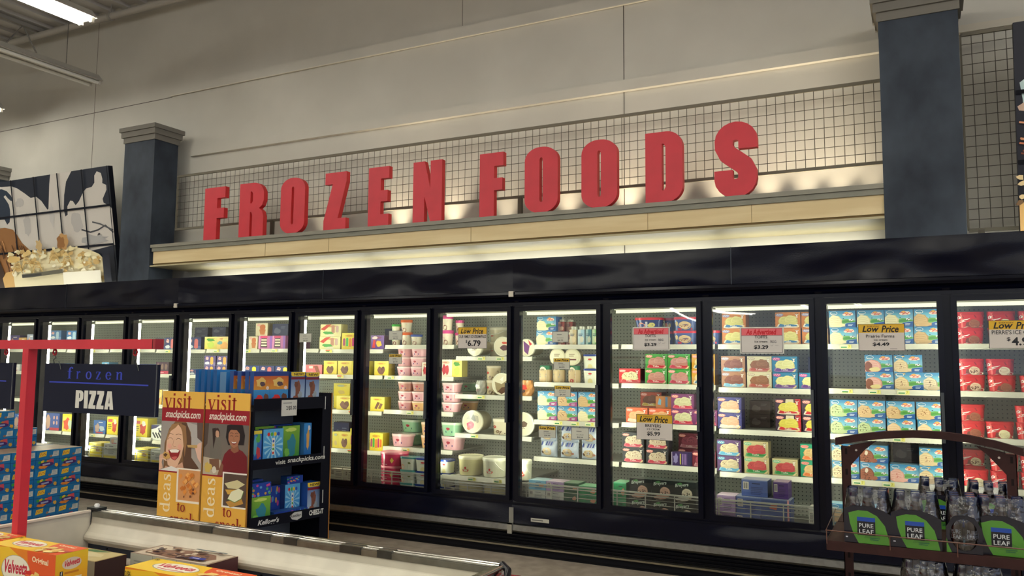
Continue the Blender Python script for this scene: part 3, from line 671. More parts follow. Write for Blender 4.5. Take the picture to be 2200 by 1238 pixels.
build_case([-10, -9, -8, -7, -6], 'far black glass-door freezer case behind the pizza sign', JOINTS, (-8.81,))

# ================================================================== PRODUCTS BEHIND THE GLASS
SK = (84, 152, 196); SK2 = (168, 212, 222)
SCOOP = {'van': ((238, 228, 186), (196, 176, 120)), 'fren': ((232, 210, 158), (186, 150, 90)), 'car': ((214, 180, 130), (160, 112, 66)), 'neo': ((232, 168, 140), (150, 84, 60)),
 'dough': ((228, 204, 160), (160, 112, 80)), 'swirl': ((226, 206, 176), (70, 44, 34)), 'mint': ((198, 214, 160), (90, 110, 60)), 'pec': ((226, 192, 144), (160, 110, 70)),
 'peach': ((240, 208, 168), (206, 150, 100)), 'chip': ((228, 208, 168), (110, 76, 54)), 'choc': ((160, 92, 66), (92, 46, 32)), 'straw': ((236, 184, 170), (200, 110, 100)),
 'fudge': ((220, 190, 160), (90, 46, 40)), 'sand': ((240, 226, 200), (150, 70, 60)), 'cream': ((240, 230, 200), (200, 180, 130))}
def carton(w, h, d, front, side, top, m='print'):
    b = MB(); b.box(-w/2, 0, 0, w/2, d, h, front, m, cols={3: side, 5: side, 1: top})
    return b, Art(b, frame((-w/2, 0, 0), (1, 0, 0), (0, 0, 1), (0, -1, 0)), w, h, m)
def mk_P(v, w, h):                                    # meadow ice cream carton
    pp = v[0] == 'p' and v not in ('pec', 'peach'); v2 = v[1:] if pp else v
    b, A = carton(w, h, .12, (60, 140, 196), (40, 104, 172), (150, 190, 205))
    col, dk = SCOOP.get(v2, SCOOP['van'])
    A.rect(0, 0, 1, 1, SK2, (50, 136, 192)); A.rect(.3, .45, .85, .8, (140, 206, 222), (92, 170, 206))
    A.poly([(.3, .28), (.45, .44), (.62, .5), (.8, .48), (1, .38), (1, .2), (.3, .2)], (112, 176, 88)); A.poly([(.45, .34), (.6, .42), (.8, .44), (1, .34), (1, .3), (.5, .28)], (80, 150, 70))
    A.ell(.55, .53, .03, .02, (50, 60, 40), 8); A.blob(.83, .44, .075, .07, (232, 230, 220), 2, .25, 10); A.blob(.86, .46, .03, .03, (40, 40, 46), 3, .3, 8); A.blob(.8, .41, .018, .03, (40, 40, 46), 4, .3, 7)
    band = (170, 70, 130) if pp else (38, 92, 160)
    A.poly([(.45, 0), (.5, .16), (.7, .24), (1, .3), (1, 0)], band); A.line([(.5, .17), (.7, .25), (1, .31)], .0022, (150, 190, 220))
    A.lines(.72, .06, .94, .2, 2, (214, 222, 230))
    if v2 == 'neo': A.scoop(.25, .28, .34, .42, SCOOP['straw'][0], SCOOP['straw'][1], 5); A.blob(.12, .3, .16, .3, (140, 82, 60), 3, .15, 14, (0, 0, 1, 1)); A.blob(.38, .16, .2, .14, (232, 214, 150), 4, .2, 12, (0, 0, 1, 1))
    elif v2 == 'choc': A.scoop(.22, .3, .27, .42, col, dk, 5, (70, 36, 28)); A.blob(.22, .55, .06, .14, (238, 220, 200), 6, .2, 9); A.blob(.48, .12, .16, .14, col, 7, .25, 12, (0, 0, 1, 1))
    else:
        bits = {'dough': (140, 90, 66), 'swirl': (60, 40, 32), 'mint': (70, 80, 44), 'pec': (150, 100, 60), 'chip': (104, 76, 56), 'straw': (206, 110, 100)}.get(v2)
        A.scoop(.23, .33, .27, .4, col, dk, 5+len(v2), bits); A.blob(.38, .13, .24, .14, mixc(col, dk, .12), 8, .2, 14, (0, 0, 1, 1))
    if v2 in ('dough', 'chip') : A.poly([(.02, .84), (.38, .88), (.38, .95), (.04, .93)], (226, 190, 110))
    A.ell(.19, .85, .14, .11, (226, 232, 232), 16); A.ell(.19, .855, .12, .085, (70, 140, 180), 16); A.lines(.08, .74, .3, .84, 2, (236, 238, 232))
    A.blob(.72, .78, .2, .12, (244, 222, 206), 11, .15, 14); A.blob(.66, .87, .08, .06, (236, 176, 90), 12, .2, 10)
    A.line([(.55, .8), (.62, .84), (.66, .76), (.74, .84), (.8, .76), (.88, .84)], .005, (222, 92, 84)); A.line([(.62, .72), (.72, .75), (.84, .72)], .004, (222, 92, 84))
    A.lines(.04, .02, .2, .05, 1, (230, 230, 220)) if v2 in ('choc',) else None
    return b
TBG = {'orange': ((206, 122, 52), (216, 206, 130), (150, 150, 80), (60, 120, 170)), 'amber': ((222, 160, 50), (226, 206, 150), (160, 120, 60), (70, 110, 140)), 'brown': ((176, 122, 92), (136, 78, 66), (84, 42, 40), (110, 176, 210)),
 'cream': ((222, 212, 178), (150, 98, 68), (92, 54, 38), (178, 80, 66)), 'blue': ((34, 122, 168), (226, 222, 158), (180, 170, 96), (104, 62, 140)), 'indigo': ((58, 58, 130), (226, 180, 148), (180, 110, 80), (220, 208, 196)),
 'banana': ((54, 34, 58), (222, 208, 90), (170, 150, 50), (200, 40, 50)), 'violet': ((88, 52, 110), (216, 200, 160), (120, 90, 70), (84, 166, 206)), 'cherry': ((206, 190, 136), (196, 74, 76), (140, 40, 50), (40, 132, 62)),
 'green': ((34, 150, 112), (224, 190, 130), (160, 100, 60), (226, 120, 60)), 'red': ((206, 42, 50), (226, 218, 170), (120, 90, 70), (190, 40, 50)), 'lime': ((66, 158, 62), (200, 142, 128), (130, 70, 66), (196, 40, 56)),
 'fire': ((226, 92, 44), (226, 172, 120), (190, 110, 60), (236, 200, 170)), 'plum': ((120, 50, 106), (210, 206, 160), (120, 110, 90), (198, 40, 70)), 'rust': ((190, 66, 40), (120, 70, 50), (80, 44, 30), (200, 170, 70)),
 'black': ((46, 50, 56), (222, 206, 176), (150, 110, 90), (206, 60, 84)), 'maroon': ((112, 24, 48), (160, 70, 90), (90, 30, 50), (180, 110, 120))}
def mk_T(v, w, h):                                    # carton with a two-scoop picture
    bg, col, dk, rib = TBG[v]
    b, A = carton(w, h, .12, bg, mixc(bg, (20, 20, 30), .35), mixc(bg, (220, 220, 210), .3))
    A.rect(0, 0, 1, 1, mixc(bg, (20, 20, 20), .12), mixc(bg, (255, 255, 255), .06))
    if v == 'banana': A.rect(.78, 0, 1, 1, (196, 44, 52)); A.poly([(.42, .98), (.72, .98), (.74, .6), (.38, .55)], (226, 214, 180))
    A.poly([(.06, .08), (.12, .28), (.9, .26), (.95, .06), (.8, .03), (.2, .03)], (226, 216, 196) if v in ('orange', 'indigo', 'banana', 'amber') else mixc(rib, (255, 255, 255), .25))
    A.scoop(.42, .46, .29, .3, col, dk, 3, dk if v in ('black', 'cherry', 'red', 'violet', 'maroon') else None); A.scoop(.62, .5, .27, .31, mixc(col, (255, 255, 255), .06), dk, 9, dk if v in ('black', 'red', 'maroon') else None)
    A.blob(.52, .3, .4, .12, mixc(col, dk, .15), 13, .18, 18)
    A.poly([(.12, .1), (.2, .28), (.42, .2), (.6, .25), (.82, .2), (.92, .12), (.7, .1), (.5, .14), (.3, .08)], rib); A.text('Tofts', .34, .12, .62, .22, (236, 230, 220), .01)
    A.poly([(.78, .02), (.92, .2), (.97, .2), (.88, .02)], (222, 200, 150)) if v not in ('red', 'plum') else None
    A.blob(.17, .84, .15, .1, {'blue': (206, 90, 160), 'violet': (84, 170, 200), 'orange': (150, 150, 190), 'brown': (180, 170, 190), 'cream': (190, 176, 150), 'cherry': (120, 190, 150)}.get(v, (236, 150, 140)), 6, .16, 14)
    A.line([(.07, .8), (.11, .9), (.15, .8), (.19, .88), (.25, .82), (.28, .88)], .0035, (240, 226, 214) if v != 'green' else (222, 120, 110))
    A.poly([(.8, .9), (.86, .84), (.92, .9), (.93, .86), (.88, .8), (.9, .66), (.82, .66), (.84, .8), (.79, .86)], (240, 236, 226)); A.ell(.82, .88, .018, .025, (30, 26, 30), 7); A.ell(.9, .88, .018, .025, (30, 26, 30), 7); A.ell(.86, .72, .02, .02, (200, 110, 90), 7)
    A.lines(.7, .945, .95, .97, 1, mixc(bg, (255, 255, 255), .5))
    return b
SC = {'lilac': (176, 150, 196), 'blue': (84, 104, 166), 'blueheart': (74, 92, 146), 'green': (36, 140, 88), 'sky': (116, 176, 208), 'white': (206, 208, 200), 'forest': (26, 84, 56), 'yellow': (222, 200, 44), 'choco': (84, 60, 50), 'purple': (80, 54, 118), 'kraft': (186, 122, 70)}
def mk_S(v, w, h):                                    # box seen from its printed back
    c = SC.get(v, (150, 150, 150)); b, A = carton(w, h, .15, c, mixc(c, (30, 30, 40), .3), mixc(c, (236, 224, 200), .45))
    if v == 'kraft': A.poly([(.1, .3), (.2, .85), (.32, .7), (.3, .25)], (120, 170, 200)); A.rect(.55, .1, .68, .95, (96, 150, 190)); A.rect(.9, 0, 1, 1, (150, 96, 60)); return b
    A.rect(0, .93, 1, 1, mixc(c, (255, 255, 255), .25))
    if v == 'blueheart': A.blob(.42, .55, .14, .18, (200, 110, 90), 3, .25, 12); A.rect(.88, 0, .94, 1, (226, 160, 160)); return b
    if v in ('yellow',): A.rect(.1, .15, .55, .8, (236, 222, 90)); A.blob(.7, .4, .14, .2, (150, 110, 60), 2, .3); A.rect(.15, .65, .5, .75, (120, 120, 90)); return b
    if v in ('blue', 'purple', 'white', 'lilac'): A.barcode(.06, .4, .28, .86)
    A.lines(.36, .1, .9, .6, 5, mixc(c, (30, 30, 60), .35)); A.lines(.4, .72, .85, .84, 1, mixc(c, (20, 20, 40), .6))
    if v in ('forest', 'green', 'sky'): A.blob(.75, .5, .16, .2, (206, 150, 120), 4, .3, 10)
    return b
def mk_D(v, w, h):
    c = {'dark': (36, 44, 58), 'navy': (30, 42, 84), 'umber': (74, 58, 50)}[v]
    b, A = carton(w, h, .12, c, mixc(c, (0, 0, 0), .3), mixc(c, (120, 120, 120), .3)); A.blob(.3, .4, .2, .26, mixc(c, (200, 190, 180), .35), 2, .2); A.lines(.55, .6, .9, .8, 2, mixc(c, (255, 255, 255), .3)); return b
def tub(b, A_w, w, d, h0, h1, col, m='gloss', sq=4.5, taper=.9, seg=32, y=None):
    b.lathe([(w/2*taper, h0), (w/2*(taper+(1-taper)*.5), (h0+h1)/2), (w/2, h1)], seg, col, m, 1, d/w, Matrix.Translation((0, d/2 if y is None else y, 0)), sq)
def wrap(w, d, h, taper, sq=4.5, W=None):
    """frame that lays artwork round the curved front of a tapered tub"""
    def f(a, bb, c=0):
        t = bb/h; k = taper+(1-taper)*t; ang = -PI/2+(a-.5)*PI*.92; ca, sa = math.cos(ang), math.sin(ang)
        q = (abs(ca)**sq+abs(sa)**sq)**(1/sq); R = w/2*k+.0006+c
        return Vector((R*ca/q, R*sa/q*d/w+d/2, bb))
    return f
def mk_R(v, w, h):                                    # red oval-cornered tub
    b = MB(); d = .115; R1 = (206, 34, 44)
    tub(b, None, w, d, 0, h*.86, R1, 'print', 5, .9); tub(b, None, w*1.015, d*1.03, h*.8, h, (196, 28, 38), 'print', 5, .99, y=d/2)
    A = Art(b, wrap(w, d, h*.8, .9, 5), 1, h*.8, 'print')
    for x in (.32, .62, .8): A.poly([(x, .78), (x+.03, .78), (x-.03, 1.1), (x-.06, 1.1)], (150, 20, 34))
    A.rect(.27, 0, .31, 1.12, (236, 110, 104)); col, dk = SCOOP.get(v, SCOOP['van'])
    A.poly([(.3, .0), (.42, .12), (.7, .14), (.78, 0)], (226, 206, 180) if v != 'fudge' else (170, 130, 150)); A.blob(.44, .25, .08, .2, (120, 56, 48), 3, .2, 12, (0, 0, 1, 1))
    A.scoop(.59, .3, .14, .36, col, dk, 4, (90, 44, 40) if v in ('chip', 'fudge') else None); A.blob(.7, .12, .1, .12, mixc(col, (255, 255, 255), .2), 6, .2, 12, (0, 0, 1, 1))
    A.line([(.22, .62), (.2, .78), (.26, .9), (.3, .8), (.25, .68), (.22, .74)], .0035*6, (240, 226, 220)) if 0 else None
    Wt = (244, 232, 226)
    A.poly([(.2, .66), (.19, .84), (.24, .93), (.29, .86), (.27, .72), (.23, .7), (.24, .78), (.26, .84), (.23, .87), (.215, .8), (.22, .68)], Wt)
    A.poly([(.22, .5), (.3, .62), (.42, .7), (.5, .76), (.42, .62), (.36, .6), (.32, .52)], Wt); A.poly([(.19, .4), (.3, .5), (.4, .53), (.3, .44), (.2, .34)], Wt)
    A.rect(.87, .1, .9, .62, (226, 190, 190)) if v in ('choc', 'fudge', 'sand') else None
    return b
def mk_N(v, w, h):                                    # plastic tub with red lid
    c = {'blue': (44, 66, 124), 'nut': (70, 90, 146), 'red': (110, 40, 50)}[v]; b = MB(); d = .12
    tub(b, None, w, d, 0, h*.86, c, 'gloss', 5, .88); tub(b, None, w*1.05, d*1.05, h*.82, h, (204, 44, 62), 'gloss', 5, 1.0)
    A = Art(b, wrap(w, d, h*.86, .88, 5), 1, h*.86)
    if v == 'nut': A.scoop(.52, .45, .2, .34, (222, 196, 150), (150, 100, 70), 4, (150, 90, 60)); A.rect(.3, .06, .74, .22, (200, 40, 60)); A.blob(.28, .6, .04, .2, (220, 200, 150), 3)
    else: A.blob(.35, .5, .08, .22, (220, 150, 130), 2); A.blob(.6, .5, .09, .2, (210, 200, 120), 5); A.rect(.44, .2, .5, .8, (200, 200, 210))
    return b
def mk_B(v, w, h):                                    # black carton, white script and scoop
    b, A = carton(w, h, .1, (30, 36, 36), (22, 26, 28), (60, 70, 66)); A.rect(0, .0, 1, .3, (44, 44, 40))
    A.text('Breyers', .1, .66, .68, .88, (206, 220, 206), .02, .1, .1); A.blob(.3, .9, .12, .05, (90, 150, 90), 3, .3)
    col, dk = SCOOP['chip' if v == 'chip' else 'straw']; col = (206, 170, 150) if v == 'choc' else (222, 214, 190)
    A.scoop(.62, .42, .24, .26, col, (130, 90, 76), 4, (50, 40, 40)); A.blob(.4, .18, .3, .1, (206, 160, 140) if v == 'choc' else (220, 216, 200), 5, .2); A.lines(.2, .03, .7, .07, 1, (190, 180, 160)); return b
def mk_C(v, w, h):
    b, A = carton(w, h, .08, (60, 40, 96), (40, 28, 70), (100, 80, 130)); A.blob(.22, .55, .12, .34, (150, 140, 190), 3, .3)
    for x in (.42, .52, .6, .68): A.rect(x, .1, x+.05, .9, (150, 120, 180) if x != .42 else (206, 196, 90))
    A.rect(.8, 0, 1, 1, (44, 36, 76)); A.rect(.02, 0, .05, 1, (210, 206, 214)); return b
def mk_G(v, w, h):                                    # slim box with a white cap
    c = {'tan': (206, 186, 146), 'pale': (160, 196, 214), 'teal': (60, 120, 130), 'fern': (120, 168, 110), 'redcone': (150, 60, 60)}[v]
    b, A = carton(w, h*.82, .07, c, mixc(c, (20, 30, 40), .3), mixc(c, (255, 255, 255), .4)); b.box(-w*.3, .01, h*.82, w*.05, .04, h, (234, 234, 220)); b.box(w*.12, .01, h*.82, w*.4, .04, h*.98, (226, 230, 220))
    A.rect(0, 0, .45, 1, mixc(c, (240, 240, 230), .5)); A.blob(.6, .35, .3, .2, mixc(c, (240, 220, 190), .7), 3); A.lines(.1, .55, .85, .75, 2, (30, 60, 100)); return b
def mk_J(v, w, h):                                    # round jar with arched label
    b = MB(); r = w/2; M = Matrix.Translation((0, r, 0))
    b.lathe([(r*.86, 0), (r*.95, .01), (r*.95, h*.72), (r*.8, h*.78)], 22, (206, 180, 136), 'gloss', M=M); b.lathe([(r*.84, h*.76), (r*.86, h), (r*.8, h*1.02)], 22, (44, 120, 86), 'gloss', M=M)
    def f(a, bb, c=0):
        ang = -PI/2+(a-.5)*1.9; R = r*.96+c*2; return Vector((R*math.cos(ang), R*math.sin(ang)+r, bb))
    A = Art(b, f, 1, h, 'print'); A.poly([(.12, .02), (.12, .62)]+arc(.45, .62, .33, .32, 180, 0, 10)+[(.78, .02)], (226, 222, 196))
    A.lines(.26, .66, .66, .84, 2, (150, 140, 120)); A.rect(.16, .42, .74, .52, (40, 86, 130) if v == 'blue' else (70, 50, 44)); A.rect(.2, .3, .7, .36, (110, 150, 180) if v == 'blue' else (190, 120, 100))
    if v == 'red': A.blob(.45, .12, .2, .1, (176, 40, 50), 3, .3, 12, (0, 0.01, 1, 1))
    return b
def mk_L(v, w, h):                                    # round lid standing upright, facing out
    b = MB(); r = h/2; M = Matrix.Translation((0, .05, r)) @ Matrix.Rotation(PI/2, 4, 'X')
    b.lathe([(r*.9, -.05), (r*.92, .03), (r, .034), (r, .05), (r*.96, .052)], 28, (222, 214, 180), 'gloss', M=M)
    A = Art(b, frame((-r, -.0025, 0), (1, 0, 0), (0, 0, 1), (0, -1, 0)), 2*r, h); A.ell(.5, .5, .42, .42, (230, 224, 192), 24); A.lines(.3, .5, .74, .7, 2, (160, 140, 110)); A.rect(.26, .3, .76, .38, (110, 50, 50)); return b
def mk_W(v, w, h):                                    # white square tub, coloured lid
    lc = {'blue': (36, 62, 140), 'teal': (80, 150, 150)}[v]; b = MB(); d = .12
    tub(b, None, w, d, 0, h*.9, (226, 226, 206) if v == 'blue' else (206, 210, 196), 'gloss', 5, .88); tub(b, None, w*1.04, d*1.04, h*.86, h, lc, 'gloss', 5, 1.0)
    A = Art(b, wrap(w, d, h*.9, .88, 5), 1, h*.9)
    if v == 'blue': A.ell(.5, .72, .09, .07, (200, 50, 48), 12); A.lines(.38, .56, .62, .64, 1, (170, 170, 160)); A.poly([(.38, .02)]+arc(.5, .1, .12, .26, 180, 0, 8)+[(.62, .02)], (222, 210, 150))
    else: A.blob(.3, .25, .08, .2, (226, 140, 90), 3); A.blob(.6, .6, .06, .1, (110, 120, 70), 4); A.rect(.5, .1, .52, .5, (170, 170, 150))
    return b
def mk_A(v, w, h):                                    # soft bag with striped heading
    b = MB(); pts = []
    n = 14
    rings = []
    for k in range(7):
        t = k/6; z = h*t; bul = .035*math.sin(PI*min(1, t*1.1))+.006; ww = w/2*(1-.06*math.sin(PI*t))
        rings.append([Vector((ww*math.cos(2*PI*q/20)*(1+.03*math.sin(q*3+k)), .04+bul*1.3*math.sin(2*PI*q/20), z)) for q in range(20)])
    b.grid(rings, (196, 206, 220), 'gloss')
    def f(a, bb, c=0):
        t = min(1, max(0, bb/h)); bul = .035*math.sin(PI*min(1, t*1.1))+.006; x = (a-.5)*w*.92; q = max(-1, min(1, (a-.5)*1.8)); return Vector((x, .04-bul*1.3*math.sqrt(1-q*q)-.003-c, bb))
    A = Art(b, f, 1, h, 'gloss'); A.rect(.03, .02, .97, .7, (150, 176, 206), (206, 214, 222)); col, dk = SCOOP[v]
    A.scoop(.48, .36, .3, .26, (226, 206, 166), (170, 130, 90), 3, (150, 110, 80) if v != 'van' else None); A.blob(.2, .3, .07, .1, (90, 60, 46), 4); A.blob(.78, .3, .08, .08, (190, 130, 110), 6) if v != 'van' else None
    for k in range(6): A.poly([(.04+k*.155, .74), (.12+k*.155, .74), (.15+k*.155, .98), (.07+k*.155, .98)], [(40, 70, 150), (216, 224, 232)][k % 2] if k != 3 else (110, 110, 180))
    return b
def mk_Q(v, w, h):                                    # round ice cream pail
    cc = {'cream': (222, 214, 184), 'tan': (196, 178, 142), 'fudge': (226, 216, 186), 'maple': (216, 208, 156), 'bail': (220, 218, 192)}[v]; r = w/2
    b = MB(); M = Matrix.Translation((0, r, 0)); b.lathe([(r*.86, 0), (r*.88, .004), (r*.96, h*.84)], 30, cc, 'gloss', M=M); b.lathe([(r, h*.82), (r, h*.9), (r*.98, h*.98), (r*.9, h), (r*.88, h*.97)], 30, mixc(cc, (255, 255, 240), .4), 'gloss', M=M)
    def f(a, bb, c=0):
        t = bb/h; k = .88+.1*t; ang = -PI/2+(a-.5)*2.4; R = r*k+.0012+c*2; return Vector((R*math.cos(ang), R*math.sin(ang)+r, bb))
    A = Art(b, f, 1, h*.8, 'gloss')
    if v in ('maple', 'bail'): A.blob(.5, .34, .13, .09, (200, 40, 44), 3, .1, 16); A.blob(.5, .5, .04, .07, (200, 40, 44), 4, .1, 10); A.lines(.38, .3, .62, .38, 1, (240, 210, 200)); A.lines(.04, .04, .2, .08, 1, (120, 120, 110))
    elif v in ('fudge', 'tan'): A.poly([(.5, .0), (.6, .3), (.9, .8), (1, .8), (1, .4), (.8, .1)], (96, 66, 44)); A.blob(.28, .62, .11, .1, (196, 50, 46), 3, .1); A.blob(.45, .25, .1, .1, (120, 90, 60), 5); A.rect(.15, .1, .4, .3, (206, 190, 150))
    else: A.blob(.3, .5, .1, .06, (196, 60, 50), 3, .1); A.lines(.6, .1, .8, .16, 1, (120, 120, 110))
    if v in ('bail', 'cream'): b.tube([(-r*1.0, r, h*.8), (-r*.4, -.02, h*.45), (r*.5, -.03, h*.55), (r*1.02, r*.6, h*.86)] if v == 'cream' else [(r*.5, r*.02, h*.78), (r*.8, r*.1, h*.55), (r*1.06, r*.4, h*.36)], .0035, 6, (236, 234, 220), 'gloss')
    return b
def mk_Z(v, w, h):                                    # pail lying on its side, lid to the front
    r = h/2; b = MB(); M = Matrix.Translation((0, .035, r)) @ Matrix.Rotation(PI/2, 4, 'X')
    b.lathe([(r*.82, -.17), (r*.93, .0), (r, .004), (r, .03), (r*.96, .035), (r*.9, .03)], 32, [(206, 196, 164), (200, 190, 158), (236, 232, 208), (240, 236, 214), (236, 232, 208), (226, 220, 196)], 'gloss', M=M)
    A = Art(b, frame((-r, .0045, 0), (1, 0, 0), (0, 0, 1), (0, -1, 0)), 2*r, h, 'gloss'); A.ell(.5, .5, .44, .44, (226, 218, 190), 28)
    if v == 'pink': A.blob(.42, .36, .19, .16, (206, 60, 104), 3, .12, 16); A.blob(.34, .2, .08, .06, (206, 70, 50), 4, .2); A.poly([(.44, .62), (.55, .84), (.74, .6), (.66, .5)], (130, 130, 126)); A.poly([(.6, .8), (.8, .75), (.84, .5), (.74, .44)], (176, 168, 150)); A.lines(.33, .34, .52, .38, 1, (240, 180, 190)); A.poly([(.2, .6), (.36, .78), (.42, .6)], (196, 192, 176))
    elif v == 'fudge': A.poly([(.15, .6), (.5, .5), (.95, .8), (.96, .4), (.7, .3), (.3, .12), (.2, .3)], (150, 132, 96)); A.poly([(.3, .16), (.5, .35), (.8, .4), (.9, .25), (.5, .05)], (90, 60, 40)); A.poly([(.4, .7), (.55, .62), (.6, .85)], (240, 236, 224))
    elif v == 'brown': A.blob(.6, .44, .24, .14, (96, 60, 66), 3, .1, 14); A.blob(.62, .68, .15, .07, (206, 80, 60), 4, .2)
    elif v == 'violet': A.poly([(.3, .9), (.7, .6), (.6, .1), (.35, .3)], (110, 60, 120)); A.poly([(.6, .95), (.85, .7), (.7, .6)], (200, 60, 70))
    else: A.blob(.5, .5, .2, .12, (110, 90, 76), 3, .2); A.lines(.3, .3, .7, .36, 1, (150, 140, 110))
    return b
def mk_X(v, w, h):                                    # crumpled bag
    r = random.Random(3); b = MB(); rings = []; c = {'silver': (176, 176, 166), 'orange': (214, 150, 84)}[v]
    for k in range(6):
        t = k/5; rr = w/2*(.75+.3*math.sin(PI*t)); rings.append([Vector((rr*math.cos(2*PI*q/14)*r.uniform(.85, 1.05), .06+.05*math.sin(2*PI*q/14)*r.uniform(.8, 1.1), h*t)) for q in range(14)])
    b.grid(rings, c, 'gloss', False)
    A = Art(b, frame((-w/2, -.004, 0), (1, 0, 0), (0, 0, 1), (0, -1, 0)), w, h, 'gloss'); A.blob(.5, .55, .22, .2, (206, 60, 50) if v == 'orange' else (226, 226, 216), 4, .3); A.blob(.45, .3, .12, .1, (90, 60, 50), 5, .3); return b
def mk_U(v, w, h):                                    # small round cup with coloured lid
    lc = {'green': (66, 176, 70), 'orange': (232, 104, 48), 'blue': (56, 82, 160), 'pink': (222, 74, 148)}[v]; r = w/2; b = MB(); M = Matrix.Translation((0, r, 0))
    b.lathe([(r*.76, 0), (r*.92, h*.8)], 22, (226, 214, 190), 'gloss', M=M); b.lathe([(r, h*.78), (r, h*.98), (r*.94, h)], 22, lc, 'gloss', M=M)
    def f(a, bb, c=0):
        k = .76+.17*bb/h; ang = -PI/2+(a-.5)*2.0; R = r*k+.002+c*2; return Vector((R*math.cos(ang), R*math.sin(ang)+r, bb))
    A = Art(b, f, 1, h*.76); A.blob(.55, .25, .25, .22, (140, 80, 66), 3, .25, 12, (0, .02, 1, 1)); A.blob(.3, .6, .2, .1, mixc(lc, (230, 220, 210), .5), 4, .2); A.rect(.2, .8, .8, .88, mixc(lc, (255, 255, 255), .4)); return b
VC = {'pink': (232, 178, 184), 'rose': (206, 146, 150), 'mocha': (186, 130, 116), 'peach': (228, 178, 122), 'mint': (152, 200, 160)}
def mk_V(v, w, h):                                    # pastel tub with clear lid
    c = VC[v]; b = MB(); d = w*.8; tub(b, None, w, d, 0, h*.82, c, 'gloss', 3, .84); tub(b, None, w*1.05, d*1.05, h*.8, h*.97, mixc(c, (250, 240, 230), .5), 'gloss', 3, 1)
    A = Art(b, wrap(w, d, h*.82, .84, 3), 1, h*.82); A.blob(.46, .62, .08, .13, (176, 50, 70), 3, .25, 10); A.rect(.36, .28, .62, .44, (86, 60, 120) if v != 'mint' else (40, 110, 110)); A.lines(.3, .12, .7, .22, 1, mixc(c, (90, 60, 70), .4)); return b
def mk_O(v, w, h):                                    # round drum
    r = w/2; b = MB(); M = Matrix.Translation((0, r, 0)); b.lathe([(r*.95, 0), (r*.97, h*.85)], 30, (206, 50, 96), 'gloss', M=M); b.lathe([(r, h*.85), (r, h*.97), (r*.96, h)], 30, (226, 120, 140), 'gloss', M=M)
    def f(a, bb, c=0):
        ang = -PI/2+(a-.5)*2.4; R = r*.975+c*2; return Vector((R*math.cos(ang), R*math.sin(ang)+r, bb))
    A = Art(b, f, 1, h*.84, 'gloss'); A.rect(0, 0, .35, 1, (232, 110, 130)); A.rect(.35, 0, .42, 1, (236, 160, 170)); A.poly([(.6, .5), (.66, .75), (.72, .5), (.66, .25)], (226, 190, 80)); A.rect(.9, 0, 1, 1, (150, 30, 70)); A.lines(.3, .1, .6, .2, 1, (240, 200, 200)); return b
def pop(A, cx, y0, y1, w, col):
    r = w/2; A.poly([(cx-r, y0), (cx+r, y0), (cx+r, y1-r)]+arc(cx, y1-r, r, r*1.2, 0, 180, 6)[1:-1]+[(cx-r, y1-r)], col); A.rect(cx-r*.25, y0-.1, cx+r*.25, y0, (226, 200, 150))
